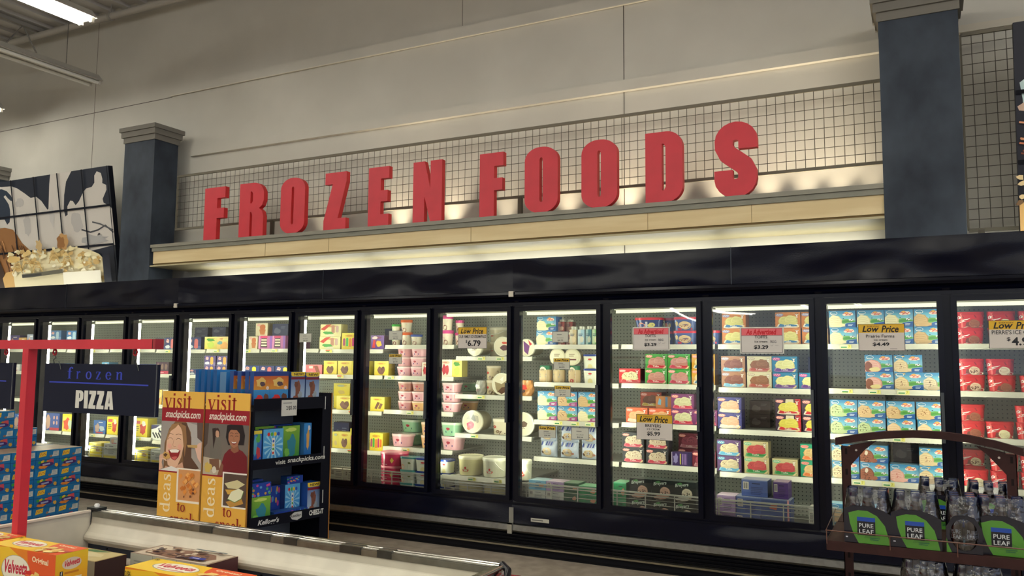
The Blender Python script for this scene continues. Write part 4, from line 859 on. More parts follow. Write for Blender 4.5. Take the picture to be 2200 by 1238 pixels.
def mk_Y(v, w, h):                                    # yellow novelty box family
    base = {'berry': (232, 222, 206), 'lime': (214, 206, 110), 'pops': (228, 220, 160), 'rainbow': (234, 216, 60), 'purple': (96, 64, 140), 'pinkpop': (226, 110, 120), 'choc': (232, 214, 84), 'plain': (222, 206, 66), 'nuts': (230, 216, 96), 'bars': (226, 210, 88),
            'cone': (226, 214, 180), 'citrus': (232, 200, 120), 'sundae': (226, 180, 90)}[v]
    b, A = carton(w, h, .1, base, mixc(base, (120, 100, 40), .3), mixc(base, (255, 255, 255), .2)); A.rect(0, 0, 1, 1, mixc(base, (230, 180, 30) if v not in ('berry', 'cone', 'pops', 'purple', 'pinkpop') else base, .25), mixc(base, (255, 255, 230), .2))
    A.blob(.5, .83, .3, .09, mixc(base, (200, 120, 60), .3), 6, .1, 16); A.lines(.3, .79, .72, .87, 1, (200, 90, 80))
    if v == 'rainbow':
        for k, c in enumerate(((176, 80, 120), (80, 180, 80), (230, 130, 60), (196, 50, 120), (226, 110, 50))): pop(A, .14+k*.18, .16+.03*abs(k-2), .66+.04*(k % 2), .14, c)
    elif v == 'pops': A.poly([(.0, .6), (.3, .95), (.55, 1), (.2, .5)], (206, 80, 70)); pop(A, .62, .3, .9, .16, (196, 140, 120)); pop(A, .82, .35, .85, .14, (206, 170, 160)); A.blob(.4, .3, .24, .14, (90, 170, 90), 4, .25); A.blob(.5, .1, .2, .1, (226, 220, 190), 5, .2)
    elif v == 'pinkpop': A.poly([(.5, .9), (.72, .95), (.95, .2), (.75, .08)], (150, 90, 76)); A.rect(.2, .7, .44, .9, (236, 226, 220)); A.poly([(.0, .2), (.4, .5), (.6, .1), (.2, 0)], (236, 160, 150))
    elif v in ('choc', 'nuts'): A.blob(.36, .38, .15, .24, (126, 88, 76), 3, .12, 14); A.blob(.62, .4, .14, .25, (110, 74, 62), 4, .12, 14); A.blob(.5, .2, .18, .14, (126, 88, 76), 5, .1, 12)
    elif v == 'berry': A.blob(.35, .42, .16, .3, (190, 50, 66), 3, .2, 14); A.blob(.62, .4, .15, .32, (206, 70, 80), 4, .2, 14)
    elif v == 'bars': A.poly([(.3, .2), (.46, .14), (.68, .6), (.5, .66)], (120, 84, 72)); A.poly([(.55, .2), (.72, .16), (.88, .5), (.72, .58)], (130, 92, 80))
    elif v == 'purple': A.poly([(.1, .1), (.2, .7), (.36, .65), (.34, .1)], (206, 60, 60)); A.blob(.62, .4, .2, .25, (226, 180, 70), 4, .2); A.blob(.3, .82, .2, .1, (226, 210, 200), 5, .2)
    elif v == 'lime': A.blob(.5, .74, .3, .14, (80, 150, 70), 4, .3); A.blob(.5, .35, .3, .25, (190, 206, 90) if w < .2 else (222, 206, 170), 3, .2); A.poly([(.4, .1), (.9, .3), (.9, .02)], (206, 40, 44)) if 0 else None
    elif v in ('cone', 'sundae'): A.poly([(.4, .1), (.75, .1), (.85, .5), (.3, .5)], (206, 130, 80)); A.blob(.58, .66, .25, .24, (206, 120, 76) if v == 'cone' else (236, 206, 150), 3, .1); A.blob(.25, .85, .14, .1, (236, 180, 170), 5, .2)
    elif v == 'citrus': A.blob(.6, .3, .35, .26, (236, 170, 90), 3, .2); A.blob(.7, .75, .22, .14, (230, 220, 130), 4, .2); A.blob(.25, .5, .2, .14, (110, 160, 160), 5, .2)
    else: A.blob(.45, .82, .22, .08, (180, 190, 160), 3, .1); A.blob(.5, .3, .2, .18, (206, 180, 110), 4, .2)
    return b
def mk_K(v, w, h):                                    # blue ice pop box
    base = {'yellowpop': (40, 62, 124), 'redpop': (34, 48, 104), 'orangepop': (90, 76, 132), 'cone': (120, 110, 130), 'teal': (60, 130, 140), 'ocean': (50, 110, 170)}[v]; acc = {'yellowpop': (236, 222, 70), 'redpop': (214, 110, 110), 'orangepop': (240, 176, 80), 'cone': (216, 140, 80), 'teal': (206, 206, 110), 'ocean': (170, 200, 220)}[v]
    b, A = carton(w, h, .1, base, mixc(base, (0, 0, 0), .3), mixc(base, (255, 255, 255), .3)); A.rect(0, 0, 1, .3, mixc(base, (206, 216, 230), .3)); pop(A, .66, .12, .86, .26, acc); A.blob(.24, .72, .14, .16, (236, 190, 186), 3, .2, 12); A.blob(.28, .25, .2, .16, (216, 222, 226), 4, .25, 12); A.line([(.16, .7), (.24, .8), (.32, .7)], .006, (190, 80, 90)); return b
def mk_E(v, w, h):                                    # purple sandwich box
    base = {'rose': (190, 110, 166), 'navy': (36, 36, 84), 'wine': (60, 30, 54)}[v]; b, A = carton(w, h, .1, base, mixc(base, (0, 0, 0), .3), mixc(base, (255, 255, 255), .3))
    if v == 'rose': A.rect(.14, .82, .64, 1, (206, 60, 110)); A.poly([(.14, .1), (.64, .1), (.6, .8), (.2, .8)], (60, 44, 44)); [A.rect(.2, y, .6, y+.12, (226, 216, 190)) for y in (.2, .42, .62)]; A.rect(.82, 0, .98, 1, (150, 100, 190)); A.rect(0, 0, .1, 1, (226, 150, 200))
    else:
        for x in (.2, .5, .8): A.blob(x, .6, .1, .26, (120, 92, 80), int(x*10), .15)
        A.rect(0, 0, 1, .26, (190, 50, 80) if v == 'wine' else (70, 60, 120)); A.lines(.05, .05, .9, .2, 1, (226, 150, 160))
    return b
def mk_F(v, w, h):                                    # assorted freezer boxes
    base = {'yellow': (234, 212, 60), 'hatch': (226, 226, 218), 'sky': (90, 160, 206), 'ocean': (40, 100, 176), 'snow': (206, 204, 206), 'twin': (46, 84, 168), 'lemon': (226, 216, 90), 'violet': (80, 70, 130), 'amber': (206, 160, 90), 'silver': (150, 160, 180)}[v]
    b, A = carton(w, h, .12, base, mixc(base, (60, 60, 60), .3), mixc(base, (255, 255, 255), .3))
    if v == 'twin': A.rect(.3, 0, 1, .16, (206, 40, 60)); A.blob(.14, .5, .2, .4, (222, 176, 150), 3, .2, 14, (0, 0, 1, 1)); [A.blob(x, y, .06, .12, (230, 180, 160), int(x*20), .2) for x in (.6, .82) for y in (.45, .75)]
    elif v == 'hatch': A.poly([(0, 1), (0, .7), (.3, .8), (.55, 1)], (50, 50, 96)); A.blob(.7, .7, .26, .2, (44, 44, 80), 3, .2); A.blob(.7, .72, .16, .1, (226, 226, 206), 4, .2); [A.line([(.1+q*.18, .5), (.3+q*.18, .15)], .02, (40, 40, 50)) for q in range(4)]
    elif v == 'yellow': A.rect(.1, .7, .5, .86, (206, 80, 80)); A.blob(.7, .5, .22, .34, (206, 70, 60), 3, .25); A.blob(.75, .72, .12, .16, (230, 230, 220), 4, .2); A.lines(.1, .3, .5, .6, 3, (90, 90, 40))
    elif v == 'lemon': A.blob(.4, .45, .3, .34, (226, 90, 60), 3, .25); A.blob(.7, .4, .2, .3, (206, 220, 190), 4, .25); A.rect(0, .85, 1, 1, (240, 216, 40))
    else: A.blob(.3, .45, .2, .32, mixc(base, (226, 170, 130), .8), 3, .25); A.blob(.7, .4, .2, .22, mixc(base, (240, 236, 220), .7), 4, .25); A.lines(.4, .8, .9, .92, 1, (230, 226, 220)); A.rect(.2, .04, .8, .14, (190, 50, 70))
    return b
MAKERS = {'P': mk_P, 'T': mk_T, 'S': mk_S, 'D': mk_D, 'R': mk_R, 'N': mk_N, 'B': mk_B, 'C': mk_C, 'G': mk_G, 'J': mk_J, 'L': mk_L, 'W': mk_W, 'A': mk_A, 'Q': mk_Q, 'Z': mk_Z, 'X': mk_X, 'U': mk_U, 'V': mk_V, 'O': mk_O, 'Y': mk_Y, 'K': mk_K, 'E': mk_E, 'F': mk_F}
SIZES = {'P': .174, 'T': .175, 'R': .158, 'B': .168}
NM = {'P': 'ice_cream_carton', 'T': 'ice_cream_carton', 'B': 'ice_cream_carton', 'R': 'ice_cream_tub', 'N': 'ice_cream_tub', 'W': 'ice_cream_tub', 'V': 'sherbet_tub', 'O': 'ice_cream_drum', 'Q': 'ice_cream_pail', 'Z': 'ice_cream_pail', 'U': 'ice_cream_cup',
 'J': 'gelato_jar', 'L': 'gelato_tub', 'A': 'ice_cream_bag', 'X': 'frozen_bag', 'G': 'cone_box', 'C': 'bar_box', 'Y': 'popsicle_box', 'K': 'popsicle_box', 'E': 'sandwich_box', 'F': 'frozen_food_box', 'S': 'frozen_food_box', 'D': 'frozen_food_box'}
CATN = {'carton': 'ice cream carton', 'tub': 'tub', 'pail': 'pail', 'box': 'box', 'bag': 'bag', 'cup': 'cup', 'jar': 'jar', 'drum': 'drum'}
FL = {'van': 'vanilla', 'fren': 'french vanilla', 'car': 'caramel', 'neo': 'striped', 'dough': 'cookie', 'swirl': 'fudge swirl', 'mint': 'green mint', 'pec': 'nutty', 'peach': 'peach', 'chip': 'chip', 'choc': 'chocolate', 'straw': 'pink', 'fudge': 'fudge', 'sand': 'sandwich', 'cream': 'cream'}
def describe(t, v):
    if t == 'P':
        return ('purple-band ' + FL.get(v[1:], 'nutty') if v in ('pvan', 'ppec', 'pcar') else 'blue ' + FL[v]) + ' carton'
    if t == 'R': return 'red tub, ' + FL[v] + ' picture'
    d = {'T': '%s two-scoop carton', 'B': 'black %s scoop carton', 'N': '%s red-lidded tub', 'W': 'white tub, %s lid', 'V': '%s pastel tub', 'O': '%s round drum', 'Q': '%s round pail', 'Z': 'tipped pail, %s lid', 'U': 'cup with %s lid',
         'J': 'tan jar, %s band', 'L': 'round %s tub end', 'A': 'striped bag, %s picture', 'X': 'crumpled %s bag', 'G': 'slim %s box', 'C': 'purple %s box', 'Y': '%s popsicle box', 'K': 'blue %s box', 'E': '%s sandwich box', 'F': '%s frozen box', 'S': 'plain %s box', 'D': 'muted %s box'}[t]
    x = {'maple': 'cream red-badge', 'bail': 'cream handled', 'blueheart': 'blue badge', 'plain': 'plain yellow', 'choc': 'yellow chocolate', 'pops': 'cream green', 'nuts': 'yellow nut', 'bars': 'yellow bar' if t == 'Y' else 'bar', 'yellowpop': 'yellow pop', 'redpop': 'red pop',
         'orangepop': 'orange pop', 'redcone': 'dark red', 'pinkpop': 'pink'}.get(v, v)
    if t == 'B': x = 'chip' if v == 'chip' else 'rosy'
    return d % x
DOORN = {4: 'red tub door', 3: 'meadow carton door', 2: 'fogged orange carton door', 1: 'two-sign door', 0: 'five-sign door', -1: 'pail door', -2: 'pastel tub door', -3: 'popsicle door', -4: 'door above dinosaur-brown boxes', -5: 'door over blue crackers',
 -6: 'door beside pizza sign', -7: 'door behind pizza lettering', -8: 'door beside red post', -9: 'farthest door'}
DOORN[-4] = 'door above cracker boxes'
SHN = ['top shelf', 'second shelf', 'third shelf', 'fourth shelf', 'wire basket']
ORD = ['nearest handle', 'second from handle', 'third from handle', 'fourth from handle', 'fifth from handle', 'sixth from handle', 'seventh from handle', 'eighth from handle', 'ninth from handle', 'tenth from handle']
PROD = '''3 0 1.197 0.18 0.37 1.64 P 0.117 van van
3 0 1.377 0.176 0.37 1.64 P 0.117 van van
3 0 1.557 0.178 0.37 1.64 P 0.117 fren van
3 0 1.736 0.172 0.37 1.64 P 0.117 car car
3 1 1.422 0.177 0.37 1.33 P 0.117 neo neo
3 1 1.605 0.179 0.37 1.33 P 0.117 dough dough
3 1 1.78 0.166 0.37 1.33 P 0.117 swirl
3 2 1.187 0.178 0.37 1.015 P 0.117 mint mint
3 2 1.366 0.177 0.37 1.015 P 0.117 mint pec
3 2 1.548 0.171 0.37 1.015 P 0.117 peach pec
3 2 1.733 0.171 0.37 1.015 P 0.117 peach pec
3 3 1.192 0.18 0.37 0.71 P 0.117 chip chip
3 3 1.375 0.18 0.37 0.71 P 0.117 choc choc
3 3 1.559 0.175 0.37 0.71 P 0.117 straw
3 3 1.736 0.164 0.37 0.71 P 0.117 dough dough
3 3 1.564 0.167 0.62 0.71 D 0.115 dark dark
3 4 1.187 0.173 0.16 0.33 P 0.117 van peach
3 4 1.377 0.168 0.16 0.33 P 0.117 straw choc
4 0 1.981 0.17 0.37 1.64 R 0.105 choc choc
4 0 2.162 0.166 0.37 1.64 R 0.105 van van
4 0 2.331 0.161 0.37 1.64 R 0.105 straw straw
4 1 1.973 0.162 0.37 1.33 R 0.105 fudge fudge
4 1 2.145 0.165 0.37 1.33 R 0.105 choc sand
4 1 2.323 0.16 0.37 1.33 R 0.105 van
4 2 1.963 0.164 0.37 1.03 R 0.105 choc choc
4 2 2.127 0.162 0.37 1.03 R 0.105 van
4 2 2.294 0.158 0.37 1.03 R 0.105 van choc
4 3 1.969 0.166 0.37 0.715 R 0.105 van
4 3 2.14 0.156 0.37 0.715 R 0.105 chip chip
4 3 2.307 0.154 0.37 0.715 R 0.105 straw van
4 3 1.968 0.159 0.61 0.715 R 0.105 chip chip
4 4 1.951 0.159 0.16 0.33 R 0.105 van choc
2 0 0.442 0.187 0.37 1.64 T 0.115 orange orange
2 0 0.826 0.179 0.37 1.64 T 0.115 orange orange
2 0 1.011 0.174 0.37 1.64 T 0.115 orange orange
2 1 0.43 0.186 0.37 1.32 T 0.115 brown brown
2 1 0.62 0.179 0.37 1.32 T 0.115 cream cream
2 1 0.801 0.177 0.37 1.32 T 0.115 blue blue
2 1 0.982 0.175 0.37 1.32 T 0.115 blue
2 1 1.004 0.145 0.57 1.32 D 0.115 navy navy
2 2 0.402 0.191 0.37 1.015 T 0.115 indigo indigo
2 2 0.817 0.182 0.37 1.015 T 0.115 banana banana
2 2 1.001 0.174 0.37 1.015 T 0.115 banana banana
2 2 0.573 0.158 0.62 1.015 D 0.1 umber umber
2 3 0.394 0.183 0.37 0.7 T 0.115 violet violet
2 3 0.588 0.185 0.37 0.7 T 0.115 cherry cherry
2 3 0.785 0.192 0.37 0.7 T 0.115 cherry
2 3 0.98 0.177 0.37 0.7 T 0.115 green green
2 4 0.408 0.134 0.16 0.33 S 0.115 lilac lilac
2 4 0.563 0.169 0.16 0.33 S 0.115 blue blue
2 4 0.752 0.201 0.16 0.33 S 0.115 blueheart blueheart
2 4 0.603 0.179 0.18 0.564 S 0.115 blue
2 4 0.782 0.105 0.18 0.564 S2 0.115 purple
2 4 1.011 0.114 0.24 0.33 S2 0.18 white
1 0 -0.23 0.214 0.37 1.64 N 0.105 blue blue
1 0 -0.09 0.07 0.47 1.64 N2 0.105 blue blue
1 0 0.065 0.17 0.37 1.64 N 0.105 nut nut
1 0 0.246 0.173 0.37 1.64 N 0.105 nut
1 1 -0.374 0.173 0.37 1.335 T 0.115 red
1 1 -0.16 0.179 0.37 1.335 T 0.115 lime lime
1 1 0.019 0.176 0.37 1.335 T 0.115 lime lime
1 1 0.207 0.194 0.37 1.335 T 0.115 amber amber
1 2 -0.319 0.201 0.37 1.03 T 0.115 fire
1 2 -0.132 0.166 0.37 1.03 T 0.115 fire
1 2 0.044 0.176 0.37 1.03 T 0.115 plum plum
1 2 -0.264 0.166 0.57 1.03 T 0.115 rust rust
1 2 -0.112 0.14 0.42 1.147 S2 0.09 kraft
1 2 0.22 0.172 0.37 1.03 T 0.115 plum
1 3 -0.349 0.182 0.37 0.72 T 0.115 black black
1 3 -0.158 0.192 0.37 0.72 T 0.115 black black
1 3 0.034 0.165 0.37 0.72 C 0.1 bars
1 3 0.054 0.175 0.53 0.72 T 0.115 maroon maroon
1 3 0.206 0.157 0.37 0.72 T 0.115 maroon
1 4 -0.224 0.17 0.16 0.33 B 0.15 choc choc
1 4 -0.056 0.162 0.16 0.33 B 0.15 choc choc
1 4 0.111 0.161 0.16 0.33 B 0.15 chip chip
1 4 -0.387 0.104 0.16 0.33 S 0.13 green green
0 0 -1.103 0.171 0.37 1.64 P 0.117 van van
0 0 -0.989 0.058 0.42 1.64 G 0.105 redcone redcone
0 0 -0.932 0.076 0.46 1.64 G 0.105 redcone redcone
0 0 -0.861 0.066 0.37 1.64 G 0.15 tan
0 0 -0.787 0.074 0.37 1.64 G 0.15 pale
0 0 -0.722 0.049 0.37 1.64 G 0.15 teal
0 0 -0.665 0.056 0.37 1.64 G 0.15 fern
0 0 -0.607 0.052 0.37 1.64 G 0.15 fern
0 1 -1.128 0.119 0.37 1.33 J 0.135 blue
0 1 -1.006 0.117 0.37 1.33 J 0.135 blue
0 1 -0.865 0.115 0.37 1.33 J 0.135 red
0 1 -0.994 0.117 0.37 1.47 L 0.14 cream
0 1 -0.867 0.12 0.37 1.47 L 0.14 cream
0 1 -0.71 0.137 0.37 1.33 W 0.115 blue blue
0 2 -1.09 0.18 0.37 1.02 P 0.117 pvan pvan
0 2 -0.908 0.177 0.37 1.02 P 0.117 ppec ppec
0 2 -0.73 0.175 0.37 1.02 P 0.117 pvan pcar
0 3 -1.084 0.151 0.37 0.72 A 0.125 van van
0 3 -0.899 0.168 0.37 0.72 A 0.125 dough dough
0 3 -0.717 0.164 0.37 0.72 A 0.125 dough straw
0 4 -1.078 0.151 0.16 0.33 S 0.075 sky white sky
0 4 -0.924 0.148 0.16 0.33 S 0.075 white white lilac
0 4 -0.787 0.118 0.16 0.33 S 0.075 forest forest forest
0 4 -0.644 0.161 0.16 0.33 S 0.07 green green green
-1 0 -1.683 0.192 0.55 1.54 Q 0.13 cream cream
-1 0 -1.786 0.159 0.37 1.54 Z 0.15 cream
-1 0 -1.511 0.189 0.37 1.54 Z 0.17 brown
-1 0 -1.287 0.1 0.37 1.54 Z 0.15 violet
-1 1 -1.768 0.105 0.4 1.21 X 0.12 silver
-1 1 -1.653 0.133 0.42 1.21 Q 0.125 tan tan
-1 1 -1.519 0.144 0.37 1.21 Z 0.19 fudge
-1 1 -1.3 0.122 0.37 1.21 X 0.13 orange
-1 2 -1.801 0.223 0.37 0.875 Z 0.2 pink
-1 2 -1.545 0.179 0.37 0.875 Q 0.135 fudge
-1 2 -1.307 0.122 0.37 0.875 Z 0.2 cream
-1 3 -1.747 0.243 0.16 0.546 Q 0.16 maple
-1 3 -1.514 0.213 0.16 0.546 Q 0.16 bail
-1 3 -1.744 0.242 0.16 0.345 Q 0.155 maple
-1 3 -1.512 0.213 0.16 0.345 Q 0.155 maple
-1 3 -1.209 0.117 0.16 0.546 Q 0.16 bail
-2 0 -2.645 0.094 0.37 1.64 U 0.095 green green
-2 0 -2.539 0.108 0.37 1.64 U 0.115 orange orange
-2 0 -2.428 0.111 0.37 1.64 U 0.095 blue
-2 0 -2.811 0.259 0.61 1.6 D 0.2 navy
-2 0 -2.099 0.116 0.37 1.64 U 0.13 pink pink
-2 0 -2.002 0.086 0.43 1.64 U 0.11 pink pink
-2 1 -2.546 0.154 0.37 1.36 V 0.085 pink rose rose
-2 1 -2.397 0.138 0.37 1.36 V 0.085 pink pink pink
-2 1 -2.294 0.076 0.37 1.36 Y2 0.125 berry
-2 1 -2.08 0.13 0.37 1.36 Y 0.15 berry
-2 1 -1.962 0.105 0.37 1.36 Y2 0.15 lime
-2 2 -2.528 0.153 0.37 1.05 V 0.085 rose pink mocha
-2 2 -2.372 0.15 0.37 1.05 V 0.085 peach pink mocha
-2 2 -2.049 0.173 0.37 1.05 V 0.085 pink pink pink
-2 2 -2.039 0.167 0.67 1.05 V 0.085 peach mint mint
-2 3 -2.589 0.218 0.56 0.72 V2 0.115 mint mint
-2 3 -2.572 0.199 0.37 0.72 V2 0.115 pink
-2 3 -2.292 0.153 0.4 0.72 V2 0.115 peach peach
-2 3 -2.036 0.205 0.37 0.72 V2 0.12 pink mint
-2 4 -2.54 0.259 0.16 0.33 O 0.12 pink pink pink
-2 4 -2.335 0.16 0.16 0.33 W 0.11 teal teal teal
-2 4 -2.167 0.176 0.16 0.33 W 0.11 blue blue blue
-2 4 -1.949 0.101 0.16 0.33 W 0.11 blue blue blue
-3 0 -3.384 0.261 0.37 1.6 Y3 0.12 pops pops
-3 0 -3.143 0.201 0.37 1.6 Y 0.155 rainbow
-3 0 -2.827 0.149 0.37 1.6 Y 0.13 purple
-3 1 -3.577 0.214 0.37 1.33 Y 0.12 pinkpop
-3 1 -3.378 0.167 0.37 1.36 Y 0.13 choc
-3 1 -3.201 0.169 0.37 1.36 Y 0.13 choc
-3 1 -3.018 0.182 0.37 1.36 Y 0.13 plain
-3 1 -2.776 0.168 0.37 1.36 Y 0.13 choc
-3 2 -3.34 0.21 0.51 1.03 Y 0.12 plain plain
-3 2 -3.189 0.199 0.37 1.03 Y 0.13 nuts
-3 2 -2.814 0.163 0.37 1.03 Y 0.13 bars
-3 3 -3.29 0.083 0.37 0.67 Y2 0.15 plain
-3 3 -3.177 0.132 0.37 0.67 Y2 0.15 choc
-3 3 -3.063 0.098 0.37 0.67 Y2 0.19 rainbow
-3 3 -3.403 0.189 0.59 0.67 D 0.22 navy
-3 3 -2.817 0.158 0.37 0.67 Y 0.16 rainbow
-3 4 -3.083 0.171 0.16 0.33 S 0.09 choco white
-3 4 -2.942 0.1 0.16 0.33 S2 0.09 choco white
-4 0 -4.382 0.121 0.37 1.6 Y2 0.13 cone
-4 0 -4.207 0.188 0.37 1.605 E 0.13 rose
-4 0 -4.033 0.171 0.37 1.605 E 0.13 rose
-4 0 -4.297 0.163 0.39 1.735 Y2 0.13 cone
-4 0 -4.043 0.258 0.39 1.735 D 0.12 navy
-4 0 -3.877 0.147 0.47 1.605 E 0.13 rose
-4 1 -4.387 0.21 0.37 1.33 K 0.105 yellowpop
-4 1 -4.174 0.205 0.37 1.33 K 0.105 redpop
-4 1 -3.966 0.2 0.37 1.33 K 0.105 yellowpop
-5 0 -5.224 0.223 0.37 1.595 K 0.13 redpop
-5 0 -4.977 0.179 0.37 1.6 Y2 0.13 lime
-5 0 -4.804 0.175 0.37 1.6 Y2 0.13 citrus
-5 0 -5.35 0.228 0.57 1.7 D 0.07 navy navy
-5 0 -5.077 0.207 0.57 1.7 D 0.07 navy navy
-5 1 -4.977 0.163 0.37 1.33 K 0.1 orangepop orangepop
-5 1 -4.802 0.173 0.37 1.33 K 0.1 orangepop orangepop
-5 1 -5.185 0.208 0.37 1.33 K 0.06 redpop
-6 0 -5.741 0.165 0.37 1.595 E 0.12 navy
-6 0 -5.576 0.17 0.37 1.595 K 0.13 redpop
-6 1 -6.006 0.143 0.37 1.33 K 0.105 redpop
-6 1 -5.864 0.126 0.37 1.33 K 0.105 redpop
-6 1 -5.692 0.204 0.37 1.33 E 0.13 wine
-6 2 -5.732 0.11 0.37 1.0 Y2 0.16 sundae
-6 2 -5.603 0.13 0.37 1.0 K 0.1 cone
-6 2 -5.608 0.13 0.37 1.1 S2 0.06 white
-6 3 -5.996 0.248 0.37 0.64 F 0.2 yellow
-6 3 -5.704 0.262 0.37 0.617 F 0.16 hatch
-6 4 -5.699 0.23 0.16 0.33 S 0.11 yellow yellow
-6 4 -5.457 0.225 0.16 0.33 S 0.11 yellow white
-7 0 -6.477 0.238 0.37 1.6 K 0.06 orangepop
-7 0 -6.713 0.203 0.37 1.595 K 0.05 redpop
-7 1 -6.801 0.196 0.37 1.33 K 0.07 teal
-7 1 -6.637 0.12 0.37 1.33 F2 0.12 sky
-7 1 -6.452 0.229 0.37 1.33 K 0.07 redpop
-7 3 -6.679 0.217 0.37 0.64 F 0.15 ocean
-7 3 -6.466 0.181 0.37 0.64 F2 0.2 yellow
-7 2 -6.688 0.242 0.37 1.0 F 0.15 ocean
-7 2 -6.465 0.189 0.37 1.0 F2 0.16 yellow
-7 4 -6.441 0.234 0.16 0.33 S 0.12 yellow yellow
-7 4 -6.199 0.235 0.16 0.33 S 0.12 yellow white
-7 4 -6.131 0.136 0.16 0.574 F2 0.07 snow
-8 0 -7.551 0.264 0.37 1.6 K 0.11 ocean ocean
-8 0 -7.242 0.232 0.37 1.595 K 0.11 redpop ocean
-8 1 -7.586 0.132 0.37 1.33 K 0.1 redpop
-8 1 -7.433 0.156 0.37 1.33 K 0.1 redpop
-8 1 -7.266 0.162 0.37 1.33 F2 0.1 sky
-8 3 -7.532 0.332 0.37 0.64 F 0.2 twin
-8 3 -7.233 0.229 0.37 0.64 F2 0.2 lemon
-8 4 -6.89 0.179 0.16 0.33 S2 0.14 white
-8 2 -7.55 0.307 0.37 1.0 F 0.16 ocean
-9 0 -8.375 0.218 0.37 1.6 F2 0.17 violet
-9 0 -8.19 0.149 0.37 1.6 F2 0.14 amber
-9 0 -8.04 0.138 0.37 1.6 F2 0.18 silver
-9 1 -8.333 0.292 0.37 1.33 F 0.08 snow
-9 1 -7.99 0.312 0.37 1.33 F 0.08 amber
-9 3 -8.169 0.371 0.37 0.64 F 0.17 ocean
-9 2 -7.98 0.23 0.37 1.0 F 0.17 violet
-9 2 -7.815 0.107 0.37 1.0 F2 0.16 snow'''
def products():
    rows = []
    for ln in PROD.strip().split('\n'):
        q = ln.split(); rows.append((int(q[0]), int(q[1]), float(q[2]), float(q[3]), float(q[4]), float(q[5]), q[6], float(q[7]), q[8:]))
    cache = {}; order = {}
    for r in rows: order.setdefault((r[0], r[1]), []).append(r)
    for key, rs in order.items():
        rs.sort(key=lambda r: -r[2])
        for i, (k, s, x, wd, y, z, t, h, vs) in enumerate(rs):
            tt = t[0]; rnd = random.Random(int(x*1000)+s)
            w_ = SIZES.get(tt, round(min(wd, {'F': .24, 'K': .21, 'Y': .2, 'E': .2, 'S': .21, 'D': .2, 'Q': .22, 'G': .06, 'Z': h}.get(tt, .3) if t != 'Y3' else .26)*.98/.01)*.01)
            zz = z
            for n, v in enumerate(vs):
                mk = (tt, v, round(w_, 3), h)
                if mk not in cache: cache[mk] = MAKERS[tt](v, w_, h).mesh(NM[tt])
                o = bpy.data.objects.new(NM[tt], cache[mk]); COL.objects.link(o)
                o.location = (x+rnd.uniform(-.003, .003), y+rnd.uniform(0, .012), zz+.001); o.rotation_euler = (0, 0, rnd.uniform(-.02, .02)); zz += h+.0012
                lev = '' if len(vs) == 1 else ((', lower', ', upper')[n] if len(vs) == 2 else (', lowest', ', middle', ', topmost')[n])
                lab = '%s%s, %s, %s, %s' % (describe(tt, v), lev, ORD[i], SHN[s], DOORN[k])
                tag(o, lab, CATN.get(NM[tt].split('_')[-1], 'box'), '%ss, %s, %s' % (NM[tt].replace('_', ' ').rstrip('x') + ('xe' if NM[tt].endswith('box') else ''), SHN[s], DOORN[k]))
products()

# ================================================================== PRICE SIGNS ON THE GLASS
def price_sign(x0, x1, z0, z1, kind, lines, label, grp=None):
    w, h = x1-x0, z1-z0; b = MB(); b.box(0, 0, 0, w, .003, h, (200, 196, 186), 'print'); f = frame((0, 0, 0), (1, 0, 0), (0, 0, 1), (0, -1, 0)); A = Art(b, f, w, h, step=.0002)
    K = (24, 24, 30)
    if kind == 'low':
        A.rect(0, 0, 1, 1, (50, 50, 56)); A.rect(.012, .015, .988, .985, (206, 198, 190)); A.rect(.012, .67, .988, .985, (214, 170, 44))
        A.text('Low', .11, .70, .45, .93, K, .03, .25); A.text('Price', .52, .68, .88, .94, K, .025, .2)
        A.text('EVERYDAY', .2, .88, .47, .94, (110, 70, 20), .01)
    elif kind == 'adv':
        A.rect(0, 0, 1, 1, (208, 206, 196)); A.rect(.03, .04, .97, .96, (40, 40, 46)); A.rect(.038, .052, .962, .948, (206, 200, 194)); A.rect(.038, .69, .962, .948, (222, 104, 112)); A.rect(.038, .68, .962, .69, (60, 30, 34))
        A.text('As Advertised', .15, .71, .83, .92, (196, 24, 40), .035, .1)
        A.line([(.70, .44), (.715, .5), (.73, .43)], .0015, (90, 90, 100)); A.line([(.76, .43), (.84, .44)], .0012, (90, 90, 100)); A.line([(.7, .33), (.73, .28), (.76, .34)], .0015, (90, 90, 100)); A.line([(.8, .3), (.88, .32)], .0015, (90, 90, 100))
        A.text('REG', .7, .4, .83, .5, (90, 90, 100)); 
    elif kind == 'tiny':
        A.rect(0, 0, 1, 1, (120, 120, 116)); A.rect(.03, .04, .97, .96, (196, 196, 182))
    elif kind == 'tinylow':
        A.rect(0, 0, 1, 1, (120, 120, 116)); A.rect(.03, .03, .97, .97, (196, 196, 182)); A.rect(.03, .68, .97, .97, (214, 176, 50)); A.text('Low Price', .1, .72, .92, .93, K, .04, .2)
    for t, a0, b0, a1, b1, bold in lines:
        if t == '~': A.lines(a0, b0, a1, b1, 1, (90, 90, 92)); continue
        A.text(t, a0, b0, a1, b1, K if kind in ('low', 'adv') else (70, 70, 74), bold)
    tag(b.build('price_sign', loc=(x0, -.009, z0)), label, 'price sign', grp)
price_sign(1.322, 1.597, 1.589, 1.763, 'low', [('Prairie Farms', .17, .49, .78, .60, .012), ('ice cream', .34, .37, .63, .44, .012), ('$4.49', .31, .16, .67, .31, .03), ('~', .68, .06, .9, .09, 0)], 'yellow-topped price sign reading $4.49 on the meadow carton door')
price_sign(.562, .855, 1.568, 1.751, 'adv', [('TOFTS', .34, .57, .63, .68, .01), ('ice cream', .34, .42, .63, .49, .01), ('$3.29', .32, .16, .65, .32, .03)], 'pink-topped $3.29 sign on the fogged orange carton door')
